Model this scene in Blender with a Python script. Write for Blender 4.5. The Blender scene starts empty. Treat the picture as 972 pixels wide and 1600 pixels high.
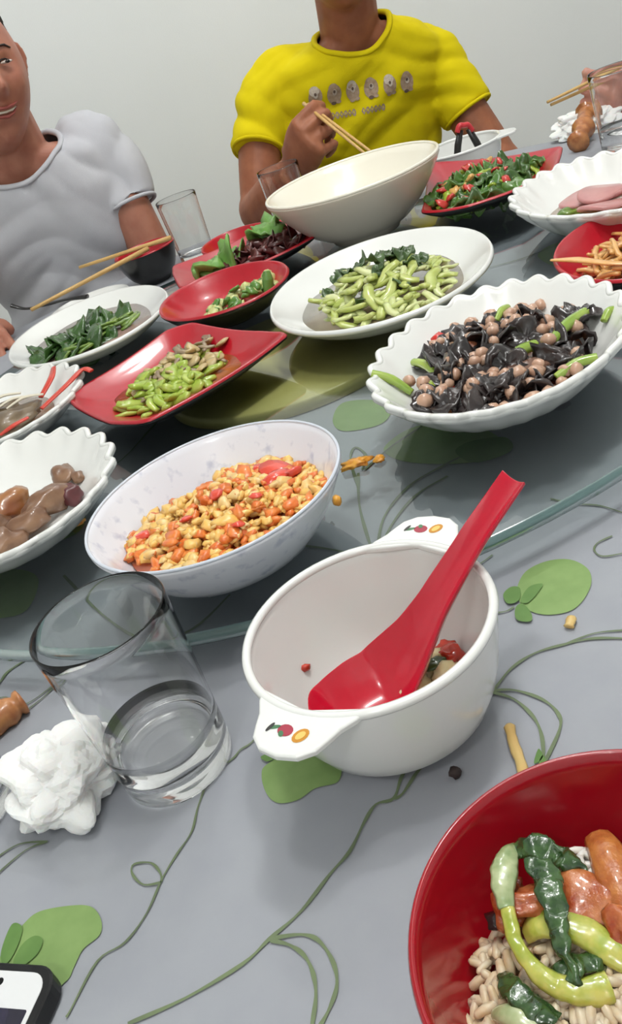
import bpy, bmesh, math, random
import numpy as np
from mathutils import Vector, Matrix, noise
from mathutils.bvhtree import BVHTree
PI = math.pi
sc = bpy.context.scene
C = sc.collection
# ---------------------------------------------------------------- camera (phone held 0.32 m above the table, rolled)
# world frame: table top at z = 0, floor at z = -0.75, ceiling at z = 1.95
CAM = Vector((0, 0, .32)); FPX = 1350.; PITCH = math.radians(29.4); ROLL = math.radians(-20.8)
fwd = Vector((0, math.cos(PITCH), -math.sin(PITCH))); up0 = Vector((0, math.sin(PITCH), math.cos(PITCH))); x0 = Vector((1, 0, 0))
rt = math.cos(ROLL)*x0 + math.sin(ROLL)*up0
up = -math.sin(ROLL)*x0 + math.cos(ROLL)*up0
cam = bpy.data.cameras.new('camera'); co = bpy.data.objects.new('camera', cam); C.objects.link(co)
cam.sensor_fit = 'VERTICAL'; cam.sensor_height = 36; cam.lens = 36*FPX/1600; cam.clip_start = .01
m = Matrix((rt, up, -fwd)).transposed().to_4x4(); m.translation = CAM
co.matrix_world = m
sc.camera = co
# ---------------------------------------------------------------- world, lamps, exposure
w = bpy.data.worlds.new('world'); sc.world = w; w.use_nodes = True
w.node_tree.nodes['Background'].inputs[0].default_value = (.8, .9, 1, 1)
w.node_tree.nodes['Background'].inputs[1].default_value = .3
sc.view_settings.view_transform = 'Standard'; sc.view_settings.look = 'None'
sc.view_settings.gamma = 1; sc.view_settings.use_curve_mapping = False
sc.view_settings.exposure = -0.06
sc.cycles.max_bounces = 16; sc.cycles.transmission_bounces = 16; sc.cycles.transparent_max_bounces = 24
LAMPS_AND_FILL = [((.60, .72, 1.82), 28), ((.14, .33, 1.82), 20), ((.45, 1.75, 1.82), 18), ((-.5, -.9, 1.82), 20)]  # last two are added fill: one brightens the back wall, one the room
for p, e in LAMPS_AND_FILL:
    l = bpy.data.lights.new('ceiling_or_fill_bulb', 'POINT'); l.shadow_soft_size = .075; l.energy = e; l.color = (1, .995, .985)
    l.cycles.is_caustics_light = True
    lo = bpy.data.objects.new('ceiling_or_fill_bulb', l); lo.location = p; C.objects.link(lo)
# ---------------------------------------------------------------- helpers
def lin(c):
    if isinstance(c, str):
        c = [int(c[i:i+2], 16)/255 for i in (0, 2, 4)]
    return tuple((x/12.92 if x <= .04045 else ((x+.055)/1.055)**2.4) for x in c)
_m = {}
def mat(name, col, rough=.5, col2=None, nscale=40, coat=0, bump=0, bscale=200, sss=0, metal=0, spec=.5, trans=0, ior=1.45, detail=3, lo=.35, hi=.65):
    if name in _m: return _m[name]
    M = bpy.data.materials.new(name); M.use_nodes = True; nt = M.node_tree; b = nt.nodes['Principled BSDF']
    b.inputs['Base Color'].default_value = (*lin(col), 1); b.inputs['Roughness'].default_value = rough
    b.inputs['Metallic'].default_value = metal; b.inputs['Coat Weight'].default_value = coat; b.inputs['Coat Roughness'].default_value = .08
    b.inputs['Specular IOR Level'].default_value = spec; b.inputs['IOR'].default_value = ior
    b.inputs['Transmission Weight'].default_value = trans
    if sss:
        b.inputs['Subsurface Weight'].default_value = sss; b.inputs['Subsurface Radius'].default_value = (.01, .005, .003); b.inputs['Subsurface Scale'].default_value = 1
    tc = nt.nodes.new('ShaderNodeTexCoord')
    if col2 is not None:
        n = nt.nodes.new('ShaderNodeTexNoise'); n.inputs['Scale'].default_value = nscale; n.inputs['Detail'].default_value = detail
        r = nt.nodes.new('ShaderNodeValToRGB'); r.color_ramp.elements[0].position = lo; r.color_ramp.elements[1].position = hi
        r.color_ramp.elements[0].color = (*lin(col), 1); r.color_ramp.elements[1].color = (*lin(col2), 1)
        nt.links.new(tc.outputs['Object'], n.inputs['Vector']); nt.links.new(n.outputs['Fac'], r.inputs['Fac']); nt.links.new(r.outputs['Color'], b.inputs['Base Color'])
    if bump:
        n2 = nt.nodes.new('ShaderNodeTexNoise'); n2.inputs['Scale'].default_value = bscale; n2.inputs['Detail'].default_value = 4
        bp = nt.nodes.new('ShaderNodeBump'); bp.inputs['Strength'].default_value = bump; bp.inputs['Distance'].default_value = .002
        nt.links.new(tc.outputs['Object'], n2.inputs['Vector']); nt.links.new(n2.outputs['Fac'], bp.inputs['Height']); nt.links.new(bp.outputs['Normal'], b.inputs['Normal'])
    _m[name] = M; return M
def glassy(name, tint, ior=1.5, rough=.0):
    """thin clear sheet: tinted transparency with a fresnel mirror"""
    M = bpy.data.materials.new(name); M.use_nodes = True; nt = M.node_tree; nt.nodes.clear()
    o = nt.nodes.new('ShaderNodeOutputMaterial'); mx = nt.nodes.new('ShaderNodeMixShader'); fr = nt.nodes.new('ShaderNodeFresnel')
    t = nt.nodes.new('ShaderNodeBsdfTransparent'); g = nt.nodes.new('ShaderNodeBsdfGlossy')
    fr.inputs[0].default_value = ior; t.inputs[0].default_value = (*tint, 1); g.inputs['Roughness'].default_value = rough
    nt.links.new(fr.outputs[0], mx.inputs[0]); nt.links.new(t.outputs[0], mx.inputs[1]); nt.links.new(g.outputs[0], mx.inputs[2]); nt.links.new(mx.outputs[0], o.inputs[0])
    return M
def refr(name, col, ior, rough=0.):
    M = bpy.data.materials.new(name); M.use_nodes = True; nt = M.node_tree; nt.nodes.clear()
    o = nt.nodes.new('ShaderNodeOutputMaterial'); g = nt.nodes.new('ShaderNodeBsdfGlass')
    g.inputs['Color'].default_value = (*col, 1); g.inputs['IOR'].default_value = ior; g.inputs['Roughness'].default_value = rough
    nt.links.new(g.outputs[0], o.inputs[0]); return M
def emis(name, col, s):
    M = bpy.data.materials.new(name); M.use_nodes = True; b = M.node_tree.nodes['Principled BSDF']
    b.inputs['Emission Color'].default_value = (*col, 1); b.inputs['Emission Strength'].default_value = s; return M
W = {}
def tag(o, label=None, cat=None, group=None, kind=None):
    if label: o['label'] = label
    if cat: o['category'] = cat
    if group: o['group'] = group
    if kind: o['kind'] = kind
    return o
def empty(name, loc, label, cat, group=None):
    o = bpy.data.objects.new(name, None); C.objects.link(o); o.location = loc; o.empty_display_size = .02; W[o.name] = Vector(loc)
    return tag(o, label, cat, group)
class MB:
    def __init__(s): s.v = []; s.f = []; s.mi = []
    def add(s, v, f, mi=0):
        k = len(s.v); s.v += [tuple(p) for p in v]; s.f += [tuple(i+k for i in q) for q in f]
        s.mi += (list(mi) if isinstance(mi, (list, tuple)) else [mi]*len(f)); return s
    def mesh(s, name, mats, smooth=True, off=(0, 0, 0)):
        me = bpy.data.meshes.new(name)
        me.from_pydata([(p[0]-off[0], p[1]-off[1], p[2]-off[2]) for p in s.v], [], s.f)
        for q in (mats if isinstance(mats, (list, tuple)) else [mats]): me.materials.append(q)
        me.polygons.foreach_set('material_index', s.mi); me.polygons.foreach_set('use_smooth', [smooth]*len(s.f))
        me.update(); return me
    def build(s, name, mats, parent=None, loc=None, smooth=True):
        """vertices are in world coordinates; origin goes to loc (top level) or to the parent's origin"""
        off = W[parent.name] if parent else Vector(loc if loc is not None else (0, 0, 0))
        o = bpy.data.objects.new(name, s.mesh(name, mats, smooth, off)); C.objects.link(o)
        if parent: o.parent = parent
        else: o.location = off
        W[o.name] = off.copy(); return o
def put(me, name, loc, rot=(0, 0, 0), scl=(1, 1, 1), label=None, cat=None, group=None, parent=None):
    o = bpy.data.objects.new(name, me); C.objects.link(o)
    o.location = loc; o.rotation_euler = rot; o.scale = scl if not isinstance(scl, (int, float)) else (scl,)*3
    if parent: o.parent = parent
    W[o.name] = Vector(loc)
    return tag(o, label, cat, group)
def box(c, s, r=None):
    v = [Vector((x*s[0]/2, y*s[1]/2, z*s[2]/2)) for x in (-1, 1) for y in (-1, 1) for z in (-1, 1)]
    if r: v = [r @ p for p in v]
    v = [p+Vector(c) for p in v]
    return v, [(0, 1, 3, 2), (4, 6, 7, 5), (0, 4, 5, 1), (2, 3, 7, 6), (0, 2, 6, 4), (1, 5, 7, 3)]
def smoothpts(pts, n=6, closed=False):
    P = [Vector(p) for p in pts]; out = []; N = len(P)
    rng = range(N) if closed else range(N-1)
    for i in rng:
        if closed: a, b, c, d = P[i-1], P[i], P[(i+1) % N], P[(i+2) % N]
        else: a, b, c, d = P[max(i-1, 0)], P[i], P[i+1], P[min(i+2, N-1)]
        for k in range(n):
            t = k/n
            out.append(.5*((2*b)+(-a+c)*t+(2*a-5*b+4*c-d)*t*t+(-a+3*b-3*c+d)*t**3))
    if not closed: out.append(P[-1])
    return out
def sweep(pts, rad, seg=10, flat=1., upv=None, cap=True, closed=False):
    """tube along pts; rad scalar or list; flat = ratio of second axis; upv fixes that second axis"""
    P = [Vector(p) for p in pts]; n = len(P)
    R = [rad]*n if isinstance(rad, (int, float)) else list(rad)
    F = [flat]*n if isinstance(flat, (int, float)) else list(flat)
    v = []; f = []; prev = None
    for i in range(n):
        if closed: t = (P[(i+1) % n]-P[i-1])
        else: t = P[min(i+1, n-1)]-P[max(i-1, 0)]
        t = t.normalized() if t.length > 1e-9 else Vector((0, 0, 1))
        u = Vector(upv) if upv is not None else (prev if prev is not None else (Vector((0, 0, 1)) if abs(t.z) < .9 else Vector((0, 1, 0))))
        u = u-t*u.dot(t)
        if u.length < 1e-6: u = Vector((1, 0, 0))-t*t.x
        u.normalize(); prev = u; s_ = t.cross(u)
        for k in range(seg):
            a = 2*PI*k/seg
            v.append(P[i]+s_*(math.cos(a)*R[i])+u*(math.sin(a)*R[i]*F[i]))
    rings = n if closed else n-1
    for i in range(rings):
        for k in range(seg):
            a, b = i*seg+k, i*seg+(k+1) % seg; c, d = ((i+1) % n)*seg+(k+1) % seg, ((i+1) % n)*seg+k
            f.append((a, b, c, d))
    if cap and not closed:
        f.append(tuple(range(seg-1, -1, -1))); f.append(tuple((n-1)*seg+k for k in range(seg)))
    return v, f
def lathe(prof, seg=48, c=(0, 0, 0)):
    """closed solid: prof is a list of (r, z); r = 0 at both ends gives poles"""
    v = []; f = []; idx = []
    for r, z in prof:
        if r < 1e-6: idx.append([len(v)]*seg); v.append((c[0], c[1], c[2]+z))
        else:
            idx.append([len(v)+k for k in range(seg)])
            v += [(c[0]+r*math.cos(2*PI*k/seg), c[1]+r*math.sin(2*PI*k/seg), c[2]+z) for k in range(seg)]
    for i in range(len(prof)-1):
        a, b = idx[i], idx[i+1]
        for k in range(seg):
            q = [a[k], a[(k+1) % seg], b[(k+1) % seg], b[k]]; qq = []
            for x in q:
                if x not in qq: qq.append(x)
            if len(qq) > 2: f.append(tuple(qq))
    return v, f
_ico = {}
def ico(sub):
    if sub not in _ico:
        bm = bmesh.new(); bmesh.ops.create_icosphere(bm, subdivisions=sub, radius=1)
        _ico[sub] = ([v.co.copy() for v in bm.verts], [tuple(v.index for v in q.verts) for q in bm.faces]); bm.free()
    return _ico[sub]
def blob(c, r, amp=.2, freq=1.5, seed=0, sub=2, rot=None):
    v, f = ico(sub); s = Vector((seed*7.3, seed*3.1, seed*1.7)); out = []
    for p in v:
        k = 1+amp*noise.noise(p*freq+s)*1.6
        q = Vector((p.x*r[0]*k, p.y*r[1]*k, p.z*r[2]*k))
        if rot: q = rot @ q
        out.append(q+Vector(c))
    return out, f
def E3(x, y, z):
    from mathutils import Euler
    return Euler((x, y, z)).to_matrix()
# ---------------------------------------------------------------- setting
wallm = mat('wall_paint', 'eceeed', .85, 'e8ebea', 2, bump=.1, bscale=300)
def plane_box(name, c, s, m_): 
    o = MB().add(*box(c, s)).build(name, m_, loc=c, smooth=False); tag(o, kind='structure'); return o
plane_box('wall_back', (.2, 2.5, .6), (4.6, .1, 2.7), wallm)
plane_box('wall_left', (-2.05, .55, .6), (.1, 4.3, 2.7), wallm)
plane_box('wall_right', (2.45, .55, .6), (.1, 4.3, 2.7), wallm)
plane_box('wall_front', (.2, -1.55, .6), (4.6, .1, 2.7), wallm)
plane_box('ceiling', (.2, .55, 2.0), (4.6, 4.3, .1), mat('ceiling_paint', 'e4e6e4', .9))
fl = plane_box('floor', (.2, .55, -.8), (4.6, 4.3, .1), mat('floor_grout', '8d8a84', .6))
tl = MB().add(*box((0, 0, 0), (.594, .594, .008))).mesh('tile', mat('floor_tile', 'c9c4ba', .25, 'bdb7ab', 6), False)
for i in range(7):
    for j in range(7):
        x, y = -1.7+i*.6, -1.2+j*.6
        o = put(tl, 'tile', (x-.2, y-.55, .052)); o.parent = fl
plane_box('baseboard_back', (.2, 2.44, -.7), (4.4, .02, .1), mat('skirting', 'b9b6ae', .4))
for (p, e) in LAMPS_AND_FILL:  # the added fill lights get a housing as well
    lp = empty('ceiling_or_fill_lamp', (p[0], p[1], 1.95), 'round white ceiling lamp %s' % ('above the right half of the table', 'above the near edge of the table', 'added as fill to brighten the wall behind the men', 'added as fill to brighten the room, behind the near side of the table')[LAMPS_AND_FILL.index((p, e))], 'lamp', None)
    MB().add(*lathe([(0, 0), (.12, 0), (.12, -.015), (.04, -.03), (.04, -.045), (0, -.045)], 32, (p[0], p[1], 1.95))).build('lamp_housing', mat('lamp_white', 'e8e8e6', .4), lp)
    MB().add(*lathe([(0, -.046), (.022, -.048), (.022, -.053), (0, -.053)], 32, (p[0], p[1], 1.95))).build('bulb_socket', mat('lamp_white', 'e8e8e6', .4), lp)
# ---------------------------------------------------------------- table, cloth with printed pears and vines, turntable
TC = Vector((.039, .888, 0)); TR = .775
tb = empty('round_table', (TC.x, TC.y, -.75), 'large round banquet table under the printed cloth', 'table')
MB().add(*lathe([(0, -.006), (TR-.01, -.006), (TR-.004, -.012), (TR-.004, -.03), (TR-.01, -.034), (0, -.034)], 96, (TC.x, TC.y, 0))).build('table_top', mat('table_wood', '8a6a48', .5, '6f5236', 12), tb)
MB().add(*lathe([(0, -.034), (.09, -.034), (.06, -.08), (.05, -.6), (.1, -.68), (.3, -.72), (.31, -.75), (0, -.75)], 40, (TC.x, TC.y, 0))).build('pedestal', mat('pedestal_metal', '55585a', .4, metal=.8), tb)
v = []; f = []; SEG = 192
rr = [0, .08, .16, .24, .32, .40, .48, .56, .64, .70, .74, TR-.006]
prof = [(r, 0) for r in rr]+[(TR, -.002), (TR+.003, -.008), (TR+.006, -.03), (TR+.012, -.09), (TR+.018, -.16), (TR+.022, -.24)]
v.append((TC.x, TC.y, -.0006))
for r, z in prof[1:]:
    for k in range(SEG):
        a = 2*PI*k/SEG; d = max(0, -z-.02)
        rad = r+d*.14*(math.sin(a*17+math.sin(a*5)*1.3)*.8+math.sin(a*31+1)*.4)
        x, y = TC.x+rad*math.cos(a), TC.y+rad*math.sin(a)
        v.append((x, y, z-.0006))
n = len(prof)-1
for k in range(SEG): f.append((0, 1+k, 1+(k+1) % SEG))
for i in range(n-1):
    for k in range(SEG):
        f.append((1+i*SEG+k, 1+(i+1)*SEG+k, 1+(i+1)*SEG+(k+1) % SEG, 1+i*SEG+(k+1) % SEG))
cm = mat('cloth_print_ground', '9ea1a7', .62, '9a9da4', 30, bump=.18, bscale=28, spec=.3)
cl = MB().add(v, f).build('tablecloth', cm, loc=(TC.x, TC.y, 0)); cl.cycles.is_caustics_receiver = True; tag(cl, 'pale grey tablecloth printed with green pears and thin vines', 'tablecloth')
so = cl.modifiers.new('thick', 'SOLIDIFY'); so.thickness = .0012; so.offset = -1
PRINTS = {
 'vine': [
  [(-0.1440,0.2242),(-0.1187,0.2258),(-0.0929,0.2312),(-0.0804,0.2376),(-0.0650,0.2447),(-0.0488,0.2574),(-0.0377,0.2651),(-0.0276,0.2776),(-0.0201,0.2846),(-0.0115,0.2842),(-0.0049,0.2941),(0.0024,0.3021),(0.0108,0.3155)],
  [(-0.0115,0.2842),(-0.0069,0.2848),(0.0033,0.2939),(0.0121,0.2990),(0.0201,0.3052),(0.0341,0.3146),(0.0539,0.3261),(0.0686,0.3367),(0.0837,0.3411),(0.0998,0.3394),(0.1145,0.3357),(0.1283,0.3273)],
  [(0.0998,0.3394),(0.1162,0.3392),(0.1312,0.3329)],
  [(-0.0798,0.2376),(-0.0668,0.2343),(-0.0599,0.2288),(-0.0559,0.2180),(-0.0561,0.2082),(-0.0606,0.2004),(-0.0659,0.1948)],
  [(-0.0799,0.2368),(-0.0724,0.2317),(-0.0670,0.2249),(-0.0647,0.2164),(-0.0652,0.2068),(-0.0689,0.1959)],
  [(0.0531,0.3270),(0.0639,0.3216),(0.0737,0.3092),(0.0767,0.2971),(0.0733,0.2875),(0.0583,0.2717)],
  [(0.0534,0.3259),(0.0616,0.3158),(0.0655,0.3003),(0.0641,0.2870),(0.0583,0.2717)],
  [(-0.1718,0.2371),(-0.1697,0.2400),(-0.1585,0.2580),(-0.1456,0.2620),(-0.1351,0.2729),(-0.1275,0.2879),(-0.1193,0.2994),(-0.1111,0.3095),(-0.1064,0.3249),(-0.0985,0.3403),(-0.0852,0.3478),(-0.0807,0.3519),(-0.0742,0.3540),(-0.0628,0.3639)],
  [(-0.1276,0.2865),(-0.1366,0.2889),(-0.1424,0.2977),(-0.1415,0.3029),(-0.1328,0.2999),(-0.1281,0.2922),(-0.1276,0.2865)],
  [(0.0886,0.3816),(0.0828,0.3807),(0.0759,0.3838),(0.0673,0.3913)],
  [(0.1627,0.4104),(0.1527,0.4091),(0.1479,0.4034),(0.1495,0.3955),(0.1619,0.3912)],
  [(0.1498,0.4703),(0.1600,0.4548),(0.1713,0.4432),(0.1808,0.4229)],
  [(-0.2489,0.4913),(-0.2408,0.4991),(-0.2360,0.5084),(-0.2225,0.5152)],
  [(-0.2451,0.4819),(-0.2333,0.4794),(-0.2191,0.4639),(-0.2015,0.4710),(-0.1836,0.4853)],
  [(-0.2168,0.4563),(-0.2065,0.4627),(-0.1983,0.4706)],
  [(-0.2207,0.3399),(-0.2068,0.3443),(-0.1900,0.3385)],
  [(-0.2188,0.3282),(-0.2025,0.3382),(-0.1900,0.3385)],
  [(0.0375,0.4242),(0.0640,0.4285),(0.0835,0.4303),(0.0958,0.4349)],
  [(0.0455,0.5984),(0.0352,0.5510),(0.0305,0.5057),(0.0290,0.4721)],
  [(0.0308,0.4792),(0.0467,0.5219),(0.0747,0.5513),(0.1031,0.5611),(0.1307,0.5665)],
  [(0.0307,0.4751),(0.0475,0.5070),(0.0749,0.5351),(0.1027,0.5445)],
  [(0.0409,0.5790),(0.0448,0.6237),(0.0531,0.6425),(0.0578,0.6225),(0.0494,0.6011)],
  [(-0.0282,0.5392),(0.0046,0.5064),(0.0290,0.4721),(0.0375,0.4242)],
  [(0.0511,0.5996),(0.0782,0.6199),(0.0975,0.6291),(0.1373,0.6480)],
  [(-0.2030,0.6134),(-0.1672,0.5361),(-0.1331,0.4840),(-0.1014,0.4757),(-0.0719,0.4993)],
  [(0.1424,0.7827),(0.1809,0.7785),(0.2396,0.7932),(0.2890,0.7985)],
  [(-0.2030,0.7790),(-0.1570,0.7997),(-0.1074,0.8733),(-0.0588,0.8439)],
  [(0.2480,0.9794),(0.2857,0.9518),(0.3346,0.9381),(0.3920,0.9451)],
  [(-0.1122,0.6789),(-0.1029,0.7169),(-0.0603,0.7446),(-0.0112,0.7302)],
 ],
 'pear': [
  [(-0.2068,0.2710),(-0.2061,0.2837),(-0.1979,0.2927),(-0.1898,0.2964),(-0.1724,0.2925),(-0.1627,0.2874),(-0.1578,0.2785),(-0.1582,0.2709),(-0.1660,0.2666),(-0.1701,0.2590),(-0.1731,0.2541),(-0.1859,0.2509)],
  [(0.0964,0.3968),(0.1068,0.4083),(0.1211,0.4103),(0.1330,0.4035),(0.1372,0.3889),(0.1307,0.3740),(0.1157,0.3624),(0.1014,0.3658),(0.0935,0.3765),(0.0931,0.3860)],
  [(-0.0717,0.3286),(-0.0677,0.3348),(-0.0484,0.3389),(-0.0338,0.3314),(-0.0306,0.3187),(-0.0343,0.3064),(-0.0462,0.3074),(-0.0558,0.3044),(-0.0661,0.3072),(-0.0709,0.3162)],
  [(-0.2205,0.4158),(-0.2076,0.4214),(-0.1933,0.4191),(-0.1851,0.4099),(-0.1847,0.3890),(-0.2027,0.3783),(-0.2114,0.3955)],
  [(-0.0078,0.2400),(0.0011,0.2510),(0.0097,0.2571),(0.0194,0.2574),(0.0305,0.2509),(0.0283,0.2359),(0.0083,0.2283)],
  [(0.0480,0.7129),(0.0630,0.7389),(0.0874,0.7224),(0.0995,0.6937),(0.0856,0.6688),(0.0631,0.6726),(0.0484,0.6865)],
  [(0.0737,0.6239),(0.1007,0.6400),(0.1300,0.6261),(0.1500,0.5906),(0.1515,0.5539),(0.1252,0.5513),(0.0965,0.5726),(0.0775,0.5976)],
  [(-0.2724,0.6026),(-0.2704,0.6591),(-0.2465,0.6532),(-0.2261,0.6241),(-0.2297,0.5844),(-0.2480,0.5827)],
  [(0.3390,0.9303),(0.3700,0.9480),(0.3816,0.9073),(0.3676,0.8630),(0.3389,0.8633)],
  [(0.2026,1.5640),(0.2472,1.5482),(0.2864,1.4260),(0.2738,1.3387),(0.2277,1.3656),(0.1960,1.4444)],
  [(-0.0602,0.8269),(-0.0315,0.8350),(0.0046,0.7947),(0.0051,0.7546),(-0.0203,0.7577),(-0.0500,0.7860)],
  [(-0.2543,0.7647),(-0.2288,0.7718),(-0.1935,0.7305),(-0.1936,0.6814),(-0.2270,0.6886)],
 ],
 'print_leaf': [
  [(-0.2058,0.2747),(-0.2072,0.2825),(-0.2037,0.2943),(-0.1980,0.2906),(-0.1986,0.2824),(-0.2020,0.2749)],
  [(-0.2002,0.2732),(-0.1968,0.2807),(-0.1910,0.2830),(-0.1864,0.2792),(-0.1883,0.2727),(-0.1957,0.2692)],
  [(0.0871,0.3946),(0.0935,0.3987),(0.0975,0.3946),(0.0927,0.3849),(0.0864,0.3857)],
  [(0.0936,0.3843),(0.1023,0.3928),(0.1099,0.3912),(0.1045,0.3852),(0.0961,0.3801)],
  [(0.0886,0.3797),(0.0935,0.3811),(0.0943,0.3703),(0.0912,0.3648),(0.0855,0.3702)],
  [(0.1197,0.5764),(0.1358,0.5805),(0.1568,0.5675),(0.1535,0.5462),(0.1328,0.5447),(0.1213,0.5546)],
  [(0.0558,0.2717),(0.0597,0.2763),(0.0601,0.2729),(0.0573,0.2693)],
  [(0.0545,0.2736),(0.0597,0.2806),(0.0594,0.2749)],
  [(-0.0704,0.3405),(-0.0661,0.3407),(-0.0632,0.3363),(-0.0675,0.3357)],
 ],
}

vm = mat('print_vine', '5f6c52', .6, '71805c', 25); pm_ = mat('print_pear', '7d9a5a', .6, '86a262', 60); pl_ = mat('print_pear_leaf', '5c8040', .6, '678a48', 60)
def ribbon(pts, wd, z):
    P = smoothpts([(x, y, z) for x, y in pts], 5); v = []; f = []
    for i, p in enumerate(P):
        t = (P[min(i+1, len(P)-1)]-P[max(i-1, 0)]).normalized(); s_ = Vector((-t.y, t.x, 0))*wd/2*(1+.25*math.sin(i*.9))
        v += [p+s_, p-s_]
        if i: f.append((2*i-2, 2*i-1, 2*i+1, 2*i))
    return v, f
for i, pts in enumerate(PRINTS['vine']):
    wd = .0016 if i in (0, 1, 3, 4, 5, 6) else .0011
    if max(p[1] for p in pts) > .5: wd = .0022
    MB().add(*ribbon(pts, wd, .0003+.00002*i)).build('printed_vine', vm, cl)
def patch(pts, z):
    P = smoothpts([(x, y, z) for x, y in pts], 6, True); c = sum(P, Vector())/len(P)
    return [c]+P, [(0, i+1, (i+1) % len(P)+1) for i in range(len(P))]
for i, pts in enumerate(PRINTS['pear']): MB().add(*patch(pts, .0002)).build('printed_pear', pm_, cl)
for i, pts in enumerate(PRINTS['print_leaf']): MB().add(*patch(pts, .001)).build('printed_leaf', pl_, cl)
tt = empty('glass_turntable', (TC.x, TC.y, 0), 'large round glass turntable with a teal edge carrying the shared dishes', 'turntable')
R_ = .476
MB().add(*lathe([(R_-.004, .0255), (0, .0255)], 160, (TC.x, TC.y, 0))).build('glass_top', glassy('turntable_glass', (.93, .985, .965), 1.75), tt)
MB().add(*lathe([(R_-.0041, .0255), (R_-.0012, .0245), (R_, .0215), (R_-.0012, .0175), (R_-.0041, .0165)], 160, (TC.x, TC.y, 0))).build('glass_edge', mat('turntable_edge', '62807e', .15, trans=.35, ior=1.5, coat=.5), tt)
MB().add(*lathe([(0, .0005), (.140, .0005), (.140, .011), (.138, .013), (0, .013)], 96, (TC.x, TC.y, 0))).build('base_disc', mat('brass_base', 'c9c07a', .3, 'bdb46e', 20), tt)
TT = .0258
# ---------------------------------------------------------------- crockery builders
white = mat('porcelain', 'e9eae7', .16, 'e6e6e2', 8, coat=.4)
white2 = mat('porcelain_warm', 'e8e4d2', .2, 'e4dfc8', 8, coat=.4)
red = mat('red_melamine', 'b81226', .28, 'aa1022', 9, coat=.3)
black = mat('black_melamine', '20201f', .3, coat=.2)
PLATE = [(0, 0), (.25, 0), (.5, .0), (.6, .03), (.68, .12), (.76, .28), (.84, .48), (.92, .72), (.97, .9), (1, 1)]
BOWL = [(0, 0), (.3, 0), (.45, .02), (.58, .08), (.7, .19), (.8, .35), (.88, .54), (.94, .74), (.98, .9), (1, 1)]
DEEP = [(0, 0), (.35, 0), (.55, .01), (.68, .06), (.78, .17), (.86, .34), (.92, .54), (.96, .74), (.985, .9), (1, 1)]
def radial_poly(poly, c, rnd=.16):
    P = [Vector((x-c[0], y-c[1], 0)) for x, y in poly]
    # round the corners a little by corner cutting
    for rnd in (.07, .25):
        Q = []
        for i in range(len(P)):
            a, b = P[i], P[(i+1) % len(P)]; Q += [a.lerp(b, rnd), a.lerp(b, 1-rnd)]
        P = Q
    def fn(th):
        d = Vector((math.cos(th), math.sin(th), 0)); best = 0
        for i in range(len(P)):
            a, b = P[i], P[(i+1) % len(P)]; e = b-a; den = d.x*e.y-d.y*e.x
            if abs(den) < 1e-12: continue
            t = (a.x*e.y-a.y*e.x)/den; u = (a.x*d.y-a.y*d.x)/den
            if t > 0 and -1e-6 <= u <= 1+1e-6: best = max(best, t)
        return best
    return fn
class Dish: pass
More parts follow.
